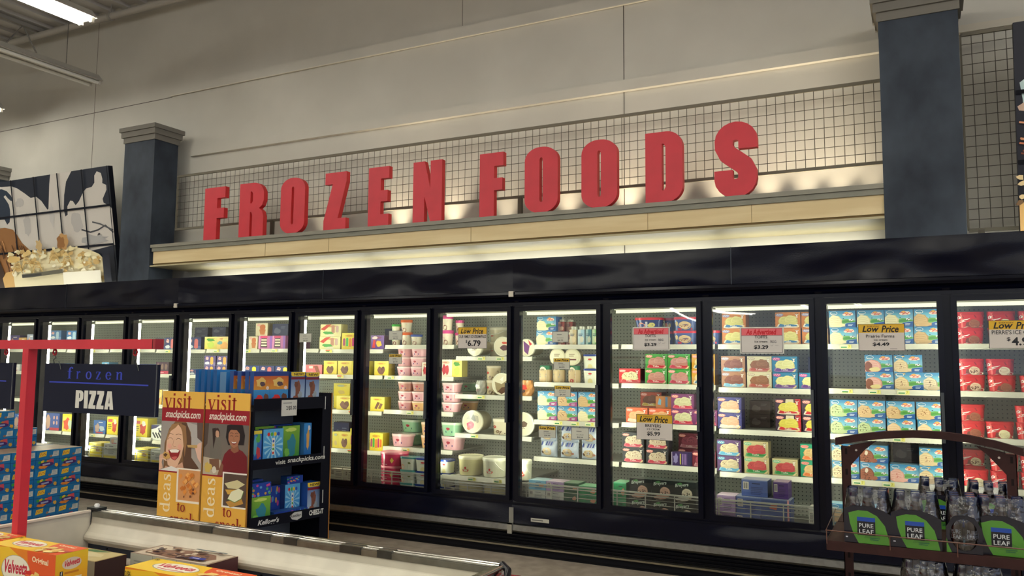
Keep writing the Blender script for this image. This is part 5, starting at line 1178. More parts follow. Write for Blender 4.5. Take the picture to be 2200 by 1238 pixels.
price_sign(-.22, .062, 1.59, 1.76, 'adv', [('TOFTS', .34, .57, .63, .68, .01), ('ice cream', .34, .42, .63, .49, .01), ('$3.29', .32, .16, .65, .32, .03)], 'pink-topped $3.29 sign above the $5.99 sign on the same door')
price_sign(-.195, .076, .941, 1.124, 'low', [('BREYERS', .25, .50, .69, .62, .015), ('ICE CREAM', .3, .38, .64, .46, .01), ('$5.99', .3, .15, .66, .33, .03), ('~', .66, .05, .88, .08, 0)], 'yellow-topped price sign reading $5.99 below a pink-topped sign')
price_sign(-1.725, -1.453, 1.603, 1.778, 'low', [('OUR FAMILY ICE CREAM PAILS', .04, .48, .97, .63, .02), ('6.79', .34, .1, .79, .39, .03), ('$', .27, .25, .33, .4, .02)], 'yellow-topped price sign reading $6.79 on the pail door')
price_sign(2.059, 2.345, 1.604, 1.776, 'low', [("PIERRE'S ICE CREAM", .06, .50, .96, .65, .012), ('4.99', .42, .1, .84, .4, .03), ('$', .33, .25, .40, .4, .02)], 'yellow-topped price sign on the red tub door')
for k, (r, kind, lab, sm) in enumerate((((-.874, -.736, 1.65, 1.736), 'tiny', 'small plain white $4.99 sign near top of the five-sign door', '~'), ((-.861, -.724, 1.442, 1.528), 'tinylow', 'small yellow-topped sign among round jars', '~'),
        ((-.853, -.716, 1.232, 1.317), 'tinylow', 'small yellow-topped sign above purple-band cartons', 'Prairie Farms'), ((-.986, -.84, .915, 1.004), 'tinylow', 'small yellow-topped sign in front of striped bags', '~'), ((-.712, -.568, .914, 1.005), 'tiny', 'small plain white sign in front of striped bags', '~'),
        ((-2.423, -2.282, 1.675, 1.755), 'tiny', 'small plain white sign high on the pastel tub door', '~'), ((-2.418, -2.282, 1.471, 1.555), 'tinylow', 'small yellow-topped sign on the pastel tub door', '~'), ((-3.427, -3.283, 1.658, 1.743), 'tiny', 'small plain white sign at hinge edge of the popsicle door', '~'))):
    price_sign(r[0], r[1], r[2], r[3], kind, [(sm, .3, .5 if kind == 'tinylow' else .64, .72, .6 if kind == 'tinylow' else .74, .01), ('ICE CREAM', .3, .36, .7, .44, 0), ('$4.99', .34, .12, .68, .26, .02)], lab)
b = MB(); b.box(0, 0, 0, .154, .002, .028, (176, 172, 160), 'print'); A = Art(b, frame((0, 0, 0), (1, 0, 0), (0, 0, 1), (0, -1, 0)), .154, .028); A.lines(.06, .25, .94, .75, 1, (60, 60, 60))
tag(b.build('maker_plate', loc=(-1.042, -.0235, .272)), 'small silver nameplate low on the freezer front below five-sign door', 'nameplate')

# ================================================================== CHEST FREEZER IN FRONT
RX0, RX1, RY0, RY1, RZ = -1.27, .562, -4.75, -3.588, .90
def chest():
    o = empty('chest_freezer', ((RX0+RX1)/2, (RY0+RY1)/2, 0)); tag(o, 'open white chest freezer with scuffed rim standing in the aisle', 'freezer'); ox, oy = o.location.x, o.location.y
    def add(b, n, par=None): b.v = [(x-ox, y-oy, z) for x, y, z in b.v]; return b.build(n, par or o)
    Wt = (206, 200, 182); D = (160, 158, 148)
    b = MB(); t = .05
    b.box(RX0-t, RY0-t, .1, RX0, RY1+t, RZ-.02, (190, 186, 172), 'worn_white'); b.box(RX1, RY0-t, .1, RX1+t, RY1+t, RZ-.03, (150, 26, 40), 'gloss')
    b.box(RX0, RY1, .1, RX1, RY1+t, RZ-.02, (190, 186, 172), 'worn_white'); b.box(RX0, RY0-t, .1, RX1, RY0, RZ-.02, (190, 186, 172), 'worn_white'); b.box(RX0-.02, RY0, 0, RX1+.02, RY1, .1, (40, 40, 44), 'matte')
    add(b, 'outer_body')
    b = MB(); e = .003; b.box(RX0, RY0, .38, RX1, RY1, .4, D, 'worn_white')
    for q in ([(RX0+e, RY0), (RX0+e, RY1)], [(RX1-e, RY1), (RX1-e, RY0)], [(RX1, RY0+e), (RX0, RY0+e)]):
        (xa, ya), (xb, yb) = q; b.face([(xa, ya, .4), (xb, yb, .4), (xb, yb, RZ-.01), (xa, ya, RZ-.01)], Wt, 'worn_white')
    b.face([(RX0, RY1-e, .4), (RX1, RY1-e, .4), (RX1, RY1-e, RZ), (RX0, RY1-e, RZ)], Wt, 'worn_white'); add(b, 'inner_liner')
    b = MB(); prof = [(-.001, .895), (-.002, .857), (-.004, .85), (-.022, .822), (-.030, .812), (-.034, .803), (-.032, .794), (-.026, .787), (-.018, .785), (-.012, .775)]
    y = RY1
    for q in range(len(prof)-1):
        a, c = prof[q], prof[q+1]; b.face([(RX0+.006, y+a[0], a[1]), (RX1-.02, y+a[0], a[1]), (RX1-.02, y+c[0], c[1]), (RX0+.006, y+c[0], c[1])], (214, 208, 190), 'worn_white', q > 1)
    b.face([(RX0+.006, y+p[0], p[1]) for p in prof], (206, 200, 182), 'worn_white'); add(b, 'air_duct_lip')
    b = MB(); b.box(RX0+.006, RY1-.012, .744, RX1-.02, RY1-.002, .775, (44, 48, 58), 'matte')
    for k in range(9): b.tube([(RX0+.12+k*.2, RY1-.012, .766), (RX0+.12+k*.2, RY1-.016, .766)], .004, 8, (20, 20, 26), 'metal')
    add(b, 'duct_slot')
    b = MB(); b.box(RX0+.03, RY1-.034, .728, RX1-.02, RY1-.004, .744, (214, 208, 192), 'worn_white'); b.box(RX0+.03, RY1-.03, .45, RX1-.02, RY1-.02, .728, (172, 172, 160), 'worn_white'); add(b, 'duct_ledge')
    # rims
    b = MB(); g = (150, 148, 140)
    b.box(RX0, RY1-.004, RZ-.006, RX1, RY1+t+.004, RZ, (140, 138, 130), 'metal'); b.box(RX0, RY1-.006, RZ-.022, RX1, RY1-.003, RZ-.004, (150, 148, 138), 'metal')
    for yy in (RY1+.006, RY1+.028): b.tube([(RX0+.02, yy, RZ+.001), (RX1, yy, RZ+.001)], .0035, 6, (216, 214, 206), 'chrome')
    add(b, 'rim_rail')
    r = random.Random(8)
    for x in (-.66, -.42, -.26, -.02, .13): w_ = r.uniform(.05, .1); b = MB(); b.box(x, RY1-.009, RZ-.02, x+w_, RY1+.04, RZ+.0035, (96, 98, 96), 'metal'); add(b, 'rim_bracket')
    b = MB(); b.box(RX0-t, RY0-t, RZ-.02, RX0+.004, RY1+.01, RZ-.004, (196, 190, 176), 'worn_white'); b.box(RX0-.004, RY0-t, RZ-.004, RX0+.010, RY1-.01, RZ+.004, (222, 208, 190), 'laminate'); add(b, 'side_rim')
    b = MB(); b.box(RX1-.012, RY0-t, RZ-.02, RX1+.012, RY1, RZ+.004, (200, 196, 186), 'chrome'); b.tube([(RX1+.002, RY1+.02, RZ+.004), (RX1+.03, RY1+.005, RZ-.006), (RX1+.045, RY1-.03, RZ-.04), (RX1+.055, RY1-.06, RZ-.12), (RX1+.056, RY1-.07, RZ-.4)], .011, 8, (20, 18, 24), 'gloss'); b.tube([(RX1+.012, RY1+.01, RZ+.0), (RX1+.012, RY0, RZ+.0)], .006, 8, (216, 214, 206), 'chrome'); add(b, 'end_rim')
    b = MB(); M = Matrix.Translation((RX0+.01, RY1+.015, RZ+.006)); b.tbox(M, .03, .022, .006, (50, 52, 54), 'metal'); b.lathe([(.009, .004), (.011, .014), (.006, .02)], 10, (236, 236, 230), 'gloss', M=M)
    b.tube([(RX0+.008, RY1-.006, RZ), (RX0+.006, RY1-.006, RZ-.045)], .002, 5, (50, 54, 56), 'matte'); add(b, 'corner_cap')
chest()

# ------------------------------------------------------------------ boxes lying in the chest
def chest_box(name, fx0, fx1, yf, yb, ztop, h, label, painter, rz=0, side=(222, 160, 40)):
    w, d = fx1-fx0, yb-yf; b = MB(); b.box(0, 0, 0, w, d, h, (226, 140, 40), 'print', cols={3: side})
    painter(Art(b, frame((0, 0, h), (1, 0, 0), (0, 1, 0), (0, 0, 1)), w, d), Art(b, frame((0, 0, 0), (1, 0, 0), (0, 0, 1), (0, -1, 0)), w, h), Art(b, frame((w, 0, 0), (0, 1, 0), (0, 0, 1), (1, 0, 0)), d, h))
    return tag(b.build(name, loc=(fx0, yf, ztop-h), rz=rz), label, 'food box', 'pasta and pizza boxes in the chest freezer')
YEL, ORG, REDO, LOGO = (232, 186, 44), (226, 128, 30), (222, 88, 40), (196, 34, 60)
def velveeta(T, F, S):
    for A, k in ((T, 0), (F, 1)):
        A.rect(0, 0, 1, 1, ORG if k else YEL); A.poly([(0, .95), (.3, 1), (.5, .8), (.58, .4), (.55, 0), (0, 0)], YEL if k else (236, 196, 56)); A.poly([(.58, 1), (1, 1), (1, 0), (.72, 0), (.66, .35), (.6, .7)], REDO)
        x0 = .18 if k == 0 else .25
        A.ell(x0+.17, .52, .22, .33, (170, 160, 130), 24); A.ell(x0+.17, .53, .21, .31, (234, 226, 206), 24)
        A.text('Velveeta', x0-.01, .42, x0+.35, .72, LOGO, .03, .15, .03); A.line([(x0+.04, .34), (x0+.15, .29), (x0+.24, .33), (x0+.32, .3)], .004, LOGO)
        A.text('Original', .66, .74, .9, .9, (246, 220, 180), .03, 0, -.03)
        if k: A.poly([(.57, .55), (.66, .58), (.67, .22), (.58, .18)], (206, 40, 40)); A.lines(.58, .3, .66, .5, 3, (226, 110, 60))
        A.poly([(.62, .3), (.72, .45), (1, .5), (1, .3)], (190, 60, 40)); r = random.Random(5+k)
        for q in range(16): A.blob(r.uniform(.66, .9), r.uniform(.08, .5), r.uniform(.025, .05), r.uniform(.08, .13), [(236, 200, 116), (222, 170, 80), (242, 214, 140)][q % 3], q, .2, 9)
        A.text('2/$6', .01, .78, .07, .93, (60, 60, 40), .02)
    S.rect(0, 0, 1, 1, (222, 132, 36), (224, 186, 44)); S.ell(.5, .76, .3, .13, (206, 190, 170), 18); S.text('Velveeta', .26, .69, .76, .83, LOGO, .03, .15, .04); S.rect(.14, .5, .24, .62, (40, 40, 46)); S.text('f', .17, .51, .21, .61, (226, 226, 220), .05); S.lines(.28, .52, .92, .62, 1, (190, 120, 40))
    S.rect(.26, 0, .82, .46, (226, 214, 190)); [S.rect(.31+q*.055, 0, .31+q*.055+.02+.01*(q % 3), .42, (100, 100, 140)) for q in range(9)]
def pizza_brown(T, F, S):
    T.rect(0, 0, 1, 1, (140, 116, 98)); T.rect(.03, .05, .97, .95, (206, 190, 168)); T.poly([(.1, .2), (.2, .6), (.45, .9), (.8, .8), (.92, .5), (.85, .15), (.5, .08)], (132, 94, 74)); r = random.Random(9)
    for q in range(60): T.blob(r.uniform(.12, .88), r.uniform(.15, .85), r.uniform(.012, .045), r.uniform(.03, .07), [(90, 58, 50), (222, 204, 180), (62, 40, 52), (170, 130, 104)][q % 4], q, .4, 8)
    T.poly([(.72, .12), (.9, .14), (.88, .3), (.7, .28)], (50, 60, 150)); T.lines(.74, .15, .86, .26, 1, (206, 206, 226)); T.rect(.5, .86, .9, .93, (100, 110, 110))
    F.rect(0, 0, 1, 1, (176, 176, 160)); [F.rect(x, 0, x+.004, 1, (110, 110, 100)) for x in (.3, .62, .8)]; F.lines(.05, .2, .28, .8, 6, (140, 140, 130)); F.lines(.34, .3, .6, .8, 6, (140, 140, 130)); S.rect(0, 0, 1, 1, (74, 40, 44))
def pizza_green(T, F, S):
    T.rect(0, 0, 1, 1, (150, 124, 74)); T.rect(0, .04, .97, .96, (196, 178, 126)); T.poly([(0, .72), (.3, .95), (.7, .95), (.5, .76)], (78, 116, 66)); T.rect(0, .1, .45, .55, (206, 186, 84)); T.poly([(.3, .1), (.6, .12), (.58, .26), (.28, .24)], (50, 66, 116)); T.blob(.6, .5, .22, .2, (210, 196, 150), 4, .2)
    F.rect(0, 0, 1, 1, (166, 162, 140)); F.rect(0, 0, .22, 1, (214, 176, 54)); [F.rect(x, 0, x+.004, 1, (100, 100, 90)) for x in (.4, .7)]; F.lines(.45, .2, .68, .8, 6, (130, 128, 110)); S.rect(0, 0, 1, 1, (56, 36, 36))
chest_box('pasta_box', -1.03, -.692, -4.12, -4.012, .90, .14, 'yellow and orange Original pasta box leaning against the red post', velveeta)
chest_box('pasta_box', -.531, -.10, -4.0, -3.88, .86, .14, 'yellow and orange pasta box of which only the top shows', velveeta)
chest_box('pasta_box', -1.262, -1.075, -4.05, -3.975, .892, .12, 'yellow pasta box corner poking up behind the red post', velveeta)
chest_box('pizza_box', -.80, -.43, -3.77, -3.632, .826, .1, 'brown pizza box with dark crumbled topping picture, beside the duct ledge', pizza_brown)
chest_box('pizza_box', -1.04, -.81, -3.90, -3.778, .82, .1, 'tan and green pizza box behind the Original pasta box', pizza_green)
def fill_layers():
    # boxes further down that carry the ones on top
    for i, (x0, x1, y0, y1, z0, z1) in enumerate(((-1.03, -.692, -4.12, -4.012, .402, .759), (-.531, -.10, -4.0, -3.88, .402, .719), (-1.262, -1.075, -4.05, -3.975, .402, .771), (-.80, -.43, -3.77, -3.634, .402, .725), (-1.04, -.81, -3.895, -3.78, .402, .719))):
        b = MB(); b.box(x0, y0+.002, z0, x1, y1-.002, z1, m='cardboard'); tag(b.build('shipping_carton'), 'brown carton deep in the chest under the food boxes', 'carton', 'brown cartons deep in the chest')
fill_layers()

# ------------------------------------------------------------------ red post with the hanging pizza sign
RD = (196, 36, 54)
def sign_stand():
    o = empty('sign_stand', (-1.145, -3.955, .402)); tag(o, 'red square post and crossbar standing in the chest freezer', 'sign stand'); bz = -.402
    b = MB(); b.box(-.0165, -.0165, 0, .0165, .0165, 1.5345+bz, RD, 'laminate'); b.build('post', o)
    b = MB(); b.box(-1.2, -.016, 1.535+bz, .652, .016, 1.567+bz, RD, 'laminate'); b.build('crossbar', o)
    b = MB(); b.box(.655, -.016, 1.535+bz, .667, .016, 1.567+bz, (150, 28, 42), 'laminate'); b.box(.651, -.0155, 1.536+bz, .656, .0155, 1.566+bz, (20, 16, 20), 'matte'); b.build('end_cap', o)
    b = MB(); b.box(-.02, -.019, 0, .02, .019, .006, (90, 20, 30), 'matte'); b.build('foot_plate', o)
    for x in (-.14, .14, .555):
        b = MB(); b.tube([(x+.008*math.cos(a), 0, 1.524+bz+.010*math.sin(a)) for a in [2*PI*k/10 for k in range(11)]], .0035, 6, (150, 24, 40), 'gloss'); h = b.build('eye_hook', o)
        b = MB(); b.tube([(x, 0, 1.516+bz), (x+.008, 0, 1.505+bz), (x-.005, 0, 1.497+bz), (x, 0, 1.486+bz), (x-.008, .0, 1.475+bz)], .0016, 6, (70, 76, 78), 'metal'); b.build('wire_link', h)
sign_stand()
def pizza_sign(x0, w, label, full):
    H = .166; b = MB(); b.box(0, -.004, 0, w, .004, H, (24, 27, 44), 'dark_panel'); b.box(w-.008, -.0055, 0, w-.004, -.004, H, (70, 74, 80), 'gloss')
    A = Art(b, frame((0, -.004, 0), (1, 0, 0), (0, 0, 1), (0, -1, 0)), w, H, step=.0002); BL = (44, 60, 176)
    A.line([(.05, .615), (.925, .60)], .0045, BL)
    if full:
        x = .215
        for ch, wd in (('f', .05), ('r', .04), ('o', .055), ('z', .05), ('e', .052), ('n', .062)):
            polys, W = serif_polys(ch); top = 1.4 if ch == 'f' else .95; hh = .155 if ch != 'f' else .235
            for q in polys: A.put([(x+px/W*wd, .69+py/top*hh) for px, py in q], BL)
            x += .088 if ch != 'f' else .082
        A.up(); x = .305
        for ch in 'PIZZA':
            wv, loops = HEAVY[ch]; s = .34*.30*1.0; ww = wv*.125
            fl = [p for lp in loops for p in lp]
            for t in tessellate_polygon([[Vector((a, c, 0)) for a, c in lp] for lp in loops]): A.put([(x+fl[k][0]*.125, .1+fl[k][1]*.36) for k in t], (206, 204, 196))
            x += ww+.008
        A.up()
    for xx in (.08, w-.1): b.tube([(xx, -.008, H+.008), (xx+.006, -.006, H-.008), (xx+.01, -.006, H-.02)], .0015, 5, (90, 94, 90), 'metal')
    tag(b.build('hanging_sign', loc=(x0, -3.955, 1.319)), label, 'sign')
pizza_sign(-1.048, .575, 'black hanging sign reading frozen PIZZA under the red crossbar', True)
pizza_sign(-1.80, .575, 'black hanging sign of which only the edge shows beyond the red post', False)

# ------------------------------------------------------------------ stack of blue snack cartons
def snack_stack():
    b = MB(); d, wy, h = .40, .213, .165; B1 = (26, 104, 160)
    b.box(-d, 0, 0, 0, wy, h, B1, 'print', cols={1: (150, 128, 106)})
    A = Art(b, frame((0, 0, 0), (0, 1, 0), (0, 0, 1), (1, 0, 0)), wy, h); A.rect(0, 0, 1, 1, (24, 98, 156), (32, 116, 172)); A.rect(0, .47, 1, .5, (20, 70, 120))
    A.poly([(.1, .62), (.42, .68), (.44, .93), (.14, .88)], (222, 186, 60)); A.line([(.16, .7), (.2, .84), (.26, .72), (.32, .84), (.4, .74)], .006, (206, 90, 50))
    A.poly([(.58, .62), (.96, .64), (.96, .92), (.72, .9), (.7, .72)], (196, 196, 190)); A.lines(.74, .68, .94, .9, 3, (150, 160, 170)); A.blob(.62, .66, .06, .06, (150, 110, 90), 3)
    for k, c in enumerate(((60, 150, 70), (206, 170, 50), (70, 160, 80), (206, 110, 60))): A.blob(.16+k*.12, .36+.02*(k % 2), .08, .08, c, k, .25, 9)
    A.poly([(.56, .48), (.74, .5), (.76, .2), (.6, .14)], (196, 76, 90)); A.ell(.46, .24, .3, .12, (70, 44, 110), 16); A.line([(.28, .22), (.6, .26)], .014, (150, 160, 200)); A.blob(.3, .1, .2, .08, (216, 130, 50), 8, .3); A.blob(.88, .16, .08, .1, (210, 160, 60), 9, .3)
    def mk2():
        c = MB(); c.v, c.f, c.c, c.m, c.names, c.sm = b.v, b.f, b.c, b.m, b.names, b.sm; return c.mesh('snack_carton')
    me = mk2(); n = 0
    lev = ['floor row', 'second row up', 'third row up', 'topmost row of low tier']; co = ['nearest the freezers', 'second from the freezers', 'third from the freezers', 'fourth from the freezers', 'fifth from the freezers']
    def put(x, y, z, lab):
        o = bpy.data.objects.new('snack_carton', me); COL.objects.link(o); o.location = (x, y, z); r = random.Random(int(1000*y+z*77)); o.location.x += r.uniform(-.012, .012); o.rotation_euler = (0, 0, r.uniform(-.012, .012))
        tag(o, lab, 'snack carton', 'blue snack cartons stacked by the freezers')
    for c in range(5):
        for r_ in range(4):
            put(-5.3, -1.016-c*.216, .017+r_*.166, 'blue snack carton, %s, %s' % (lev[r_], co[c]))
            put(-5.72, -1.016-c*.216, .017+r_*.166, 'blue snack carton hidden behind front ones, %s, %s' % (lev[r_].replace('topmost row of low tier', 'fourth row up'), co[c]))
    for c in range(1, 4):
        for r_ in range(2 if c > 0 else 1): put(-5.72, -1.18-c*.216+.0, .683+r_*.166, 'blue snack carton on upper tier, %s, %s' % (['lower', 'upper'][r_], co[c]))
    put(-5.72, -1.18, .683, 'single-height blue snack carton on upper tier, nearest the freezers')
    c = MB(); c.box(-6.15, -1.9, 0, -5.28, -.8, .016, m='cardboard'); tag(c.build('slip_sheet'), 'flat brown slip sheet under the blue snack cartons', 'sheet')
snack_stack()

# ================================================================== CRACKER DISPLAY
DP = Vector((-2.685, -1.30, 0)); DA = math.radians(11)
def display():
    o = empty('display_rack', DP); tag(o, 'black cardboard cracker display with yellow visit posters on its end', 'display rack')
    dv = Vector((math.sin(DA), math.cos(DA), 0)); nv = Vector((dv.y, -dv.x, 0)); Z = Vector((0, 0, 1)); L = .72; BK = (16, 17, 28)
    def P(s, inn, z): return dv*s-nv*inn+Z*z
    def slab(b, s0, s1, i0, i1, z0, z1, col, m='dark_panel'):
        q = [P(s0, i0, z0), P(s1, i0, z0), P(s1, i1, z0), P(s0, i1, z0), P(s0, i0, z1), P(s1, i0, z1), P(s1, i1, z1), P(s0, i1, z1)]
        for k in ((0, 3, 2, 1), (4, 5, 6, 7), (0, 1, 5, 4), (1, 2, 6, 5), (2, 3, 7, 6), (3, 0, 4, 7)): b.face([q[j] for j in k], col, m)
    b = MB(); slab(b, .012, L-.02, .46, .475, 0, 1.12, (146, 150, 158)); b.build('back_board', o)
    for n, (z, zt) in enumerate(((1.165, 1.21), (.74, .77), (.30, .35))):
        b = MB(); slab(b, .012, L-.012, .006, .95 if n == 0 else .46, z-.012, z, (40, 42, 50)); b.build('shelf', o)
        b = MB(); z0, z1 = ((1.12, 1.21), (.695, .768), (.275, .352))[n]; slab(b, 0, L-.03, -.006, .004, z0, z1, BK)
        A = Art(b, frame(P(0, -.0065, z0), dv, Z, nv), L-.03, z1-z0)
        if n == 1: A.text('visit', .29, .3, .42, .72, (206, 206, 200), .02); A.text('snackpicks.com', .45, .22, .96, .86, (214, 214, 206), .02, .15)
        if n == 2: A.text("Kellogg's", .1, .1, .36, .72, (206, 206, 206), .03, .3); A.poly([(.5, .6), (.56, .9), (.66, .88), (.66, .3), (.6, .1), (.53, .25)], (190, 190, 190)); A.text('Keebler', .51, .42, .65, .72, (30, 30, 34), .02); A.text('CHEEZ-IT', .76, .3, .96, .82, (222, 222, 216), .04)
        b.build('shelf_front', o)
    b = MB(); slab(b, 0, L-.03, -.004, .004, .02, .12, BK); b.build('base_front', o)
    b = MB(); slab(b, L-.012, L, 0, .95, 0, 1.235, BK); slab(b, L-.09, L-.012, -.004, .003, .0, 1.235, BK); slab(b, L-.001, L+.004, -.006, .95, 0, 1.235, (176, 120, 62))
    for z in (1.16, .77, .43): slab(b, L-.07, L-.064, -.0065, -.004, z-.05, z+.05, (200, 200, 196))
    b.build('side_panel', o)
    b = MB(); slab(b, -.004, .012, .0, .95, 0, 1.12, BK); b.build('side_panel', o)
    b = MB(); slab(b, .012, L, .93, .95, 0, 1.12, BK); b.build('rear_board', o)
    b = MB(); slab(b, L*.33, L*.33+.14, -.008, -.0065, 1.075, 1.195, (206, 204, 198), 'print'); A = Art(b, frame(P(L*.33, -.0085, 1.075), dv, Z, nv), .14, .12); A.text('2/$5.00', .3, .34, .95, .62, (40, 40, 46), .02); A.lines(.1, .74, .9, .88, 1, (150, 150, 150)); b.build('price_card', o)
    # two posters on the end towards the camera
    for k in range(2):
        W, Hh, yy = .455, 1.10, -.02
        b = MB(); b.box(0, 0, 0, W-.004, .01, Hh, (176, 120, 62), 'print'); p = b; A = Art(b, frame((0, 0, 0), (1, 0, 0), (0, 0, 1), (0, -1, 0)), W-.004, Hh, step=.00025)
        poster(A, k); q = b.build('end_poster', o); q.location = (-.925+k*(W+.003), yy-.01*(k == 0), .15)
def poster(A, k):
    Y, RB, T = (226, 172, 70), (150, 24, 40), (150, 30, 30)
    A.rect(0, 0, 1, 1, Y); A.rect(.0, .86, 1, 1, (228, 178, 78)); A.rect(0, .79, 1, .885, RB)
    A.serif('visit', .05, .875, .72, .985, T, .03, 1.34); A.text('snackpicks.com', .1, .80, .93, .868, (226, 214, 200), .02, .2)
    y0, y1 = .447, .79
    def F(x, y): return (x, y0+y*(y1-y0))
    def pl(pts, c): A.poly([F(*p) for p in pts], c)
    def bl(x, y, rx, ry, c, s=1, j=.08, n=18): A.blob(x, y0+y*(y1-y0), rx, ry*(y1-y0), c, s, j, n, (0, y0, 1, y1))
    def ln(pts, w, c): A.line([F(*p) for p in pts], w, c)
    A.rect(0, y0, 1, y1, (124, 110, 98) if k else (170, 160, 150), (106, 100, 96) if k else (150, 144, 140))
    if k == 0:   # laughing blonde woman holding a cracker
        pl([(.62, 1), (1, .92), (1, .5), (.7, .55)], (176, 170, 166)); pl([(.86, 1), (1, 1), (1, .62), (.88, .7)], (96, 76, 70))
        pl([(.1, .0), (.1, .55), (.2, .85), (.34, 1.0), (.6, 1.0), (.72, .8), (.74, .5), (.66, .12), (.55, 0)], (128, 92, 62)); pl([(.5, .98), (.62, .98), (.74, .7), (.76, .3), (.95, .1), (.6, .0), (.55, .4)], (92, 64, 48))
        pl([(.2, .12), (.14, .4), (.16, .72), (.26, .9), (.42, .94), (.54, .82), (.57, .55), (.52, .3), (.44, .12), (.34, .04)], (226, 182, 152))
        pl([(.16, .72), (.26, .94), (.44, .97), (.36, .88), (.24, .8), (.16, .6)], (160, 120, 80)); pl([(.44, .97), (.6, .92), (.64, .6), (.6, .3), (.56, .55), (.52, .8)], (150, 110, 74))
        for x in (.24, .44): ln([(x-.06, .63), (x-.02, .665), (x+.03, .66), (x+.06, .635)], .003, (70, 44, 36)); ln([(x-.07, .73), (x, .755), (x+.07, .735)], .0035, (120, 84, 60))
        ln([(.33, .64), (.31, .52), (.34, .49), (.38, .5)], .003, (180, 128, 104)); bl(.23, .5, .05, .05, (232, 170, 150), 4); bl(.48, .5, .05, .05, (232, 170, 150), 5)
        pl([(.21, .42), (.3, .44), (.4, .45), (.5, .43), (.46, .3), (.38, .22), (.3, .24), (.24, .32)], (150, 40, 44)); pl([(.23, .42), (.3, .435), (.4, .445), (.48, .425), (.44, .38), (.28, .37)], (240, 232, 222)); pl([(.29, .28), (.38, .3), (.44, .3), (.38, .23), (.31, .25)], (206, 100, 96))
        pl([(.34, .04), (.44, .12), (.56, .2), (.62, 0), (.1, 0), (.16, .1)], (206, 156, 128)); pl([(.0, .0), (.3, .1), (.55, .04), (.7, 0)], (230, 226, 220))
        pl([(.06, .3), (.12, .38), (.24, .36), (.26, .26), (.14, .22)], (206, 160, 90)); pl([(.09, .31), (.14, .35), (.2, .33), (.15, .27)], (90, 60, 40)); pl([(.0, .3), (.08, .34), (.1, .28), (.06, .16), (.1, .05), (0, 0)], (222, 176, 148)); ln([(0, .22), (.1, .24), (.18, .2)], .012, (226, 184, 156))
        pl([(.84, .52), (.94, .6), (1, .62), (1, .2), (.92, .3)], (222, 180, 160)); pl([(.66, .55), (.9, .56), (.9, .5), (.68, .5)], (196, 160, 100))
    else:        # smiling woman in a maroon top, another person behind
        bl(.28, .8, .08, .12, (60, 44, 42), 3); pl([(.2, .72), (.36, .76), (.42, .5), (.4, .32), (.16, .3), (.14, .5)], (110, 104, 96)); bl(.3, .8, .045, .07, (190, 146, 120), 4); pl([(.18, .9), (.22, .5), (.26, .7), (.26, .92)], (54, 40, 38)); pl([(.0, 1), (.1, 1), (.08, .6), (0, .5)], (80, 66, 60))
        pl([(.0, 0), (0, .34), (.4, .3), (.44, .0)], (186, 172, 150)); pl([(.14, .3), (.36, .32), (.38, .1), (.16, .1)], (120, 84, 64)); bl(.12, .14, .08, .1, (206, 176, 90), 6, .3); bl(.26, .1, .05, .07, (214, 206, 190), 7)
        pl([(.36, 0), (.42, .22), (.48, .42), (.58, .52), (.72, .56), (.88, .5), (.98, .4), (1, .1), (1, 0)], (112, 22, 34)); pl([(.34, 0), (.44, 0), (.47, .2), (.42, .26)], (130, 84, 64))
        pl([(.52, .98), (.5, .75), (.56, .6), (.9, .62), (.92, .8), (.86, 1), (.6, 1)], (32, 24, 28)); pl([(.62, .5), (.64, .62), (.78, .62), (.8, .5), (.7, .45)], (140, 90, 66))
        pl([(.56, .82), (.56, .7), (.61, .6), (.69, .55), (.77, .6), (.81, .72), (.81, .84), (.74, .95), (.62, .94)], (170, 114, 86)); pl([(.55, .86), (.6, .97), (.78, .98), (.84, .8), (.74, .9), (.62, .9)], (36, 26, 30))
        for x in (.63, .745): ln([(x-.035, .775), (x, .79), (x+.035, .775)], .0032, (36, 24, 22)); ln([(x-.04, .83), (x, .845), (x+.04, .83)], .0028, (60, 38, 32))
        ln([(.69, .78), (.675, .72), (.7, .71)], .0025, (126, 78, 60)); pl([(.62, .675), (.69, .665), (.76, .68), (.73, .63), (.69, .615), (.65, .63)], (130, 50, 50)); pl([(.63, .672), (.69, .664), (.75, .675), (.72, .645), (.66, .643)], (238, 230, 222))
    A.rect(0, .437, 1, .448, RB) ; A.rect(0, 0, 1, .438, Y)
    A.serif('deas', .06, .165, .31, .43, (240, 222, 186), .05, 1.42, rot=True)
    if k == 0:
        A.rect(.45, .243, 1, .475, (236, 224, 206)); A.rect(.49, .258, 1, .465, (212, 150, 96)); r = random.Random(3)
        for q in range(26): x, y = r.uniform(.54, .94), r.uniform(.31, .44); A.poly([(x-.05, y), (x+.01, y+.02), (x+.05, y+.004), (x, y-.018)], [(226, 146, 66), (206, 120, 50), (234, 170, 96)][q % 3])
        for q in range(8): A.blob(r.uniform(.55, .92), r.uniform(.28, .34), .015, .008, (110, 60, 40), q, .3, 7)
    else:
        yo = .023; A.rect(.47, .243, 1, .475, (236, 230, 220)); A.rect(.5, .254, 1, .465, (84, 66, 58)); A.poly([(.52, .40), (.8, .43), (.97, .405), (.8, .37), (.6, .37)], (206, 196, 150)); A.poly([(.54, .36), (.9, .37), (.94, .34), (.6, .33)], (206, 160, 70)); A.poly([(.56, .28), (.9, .315), (.95, .28), (.66, .245)], (190, 140, 66))
        A.poly([(.6, .30), (.68, .35), (.84, .375), (.95, .36), (.9, .31), (.76, .28)], (226, 224, 190)); A.line([(.6, .30), (.76, .282), (.9, .31), (.95, .36)], .006, (110, 140, 70))
    A.serif('to', .50, .182, .70, .24, T, .05, 1.15); A.serif('snack', .34, .075, .93, .178, T, .03, 1.42)
display()
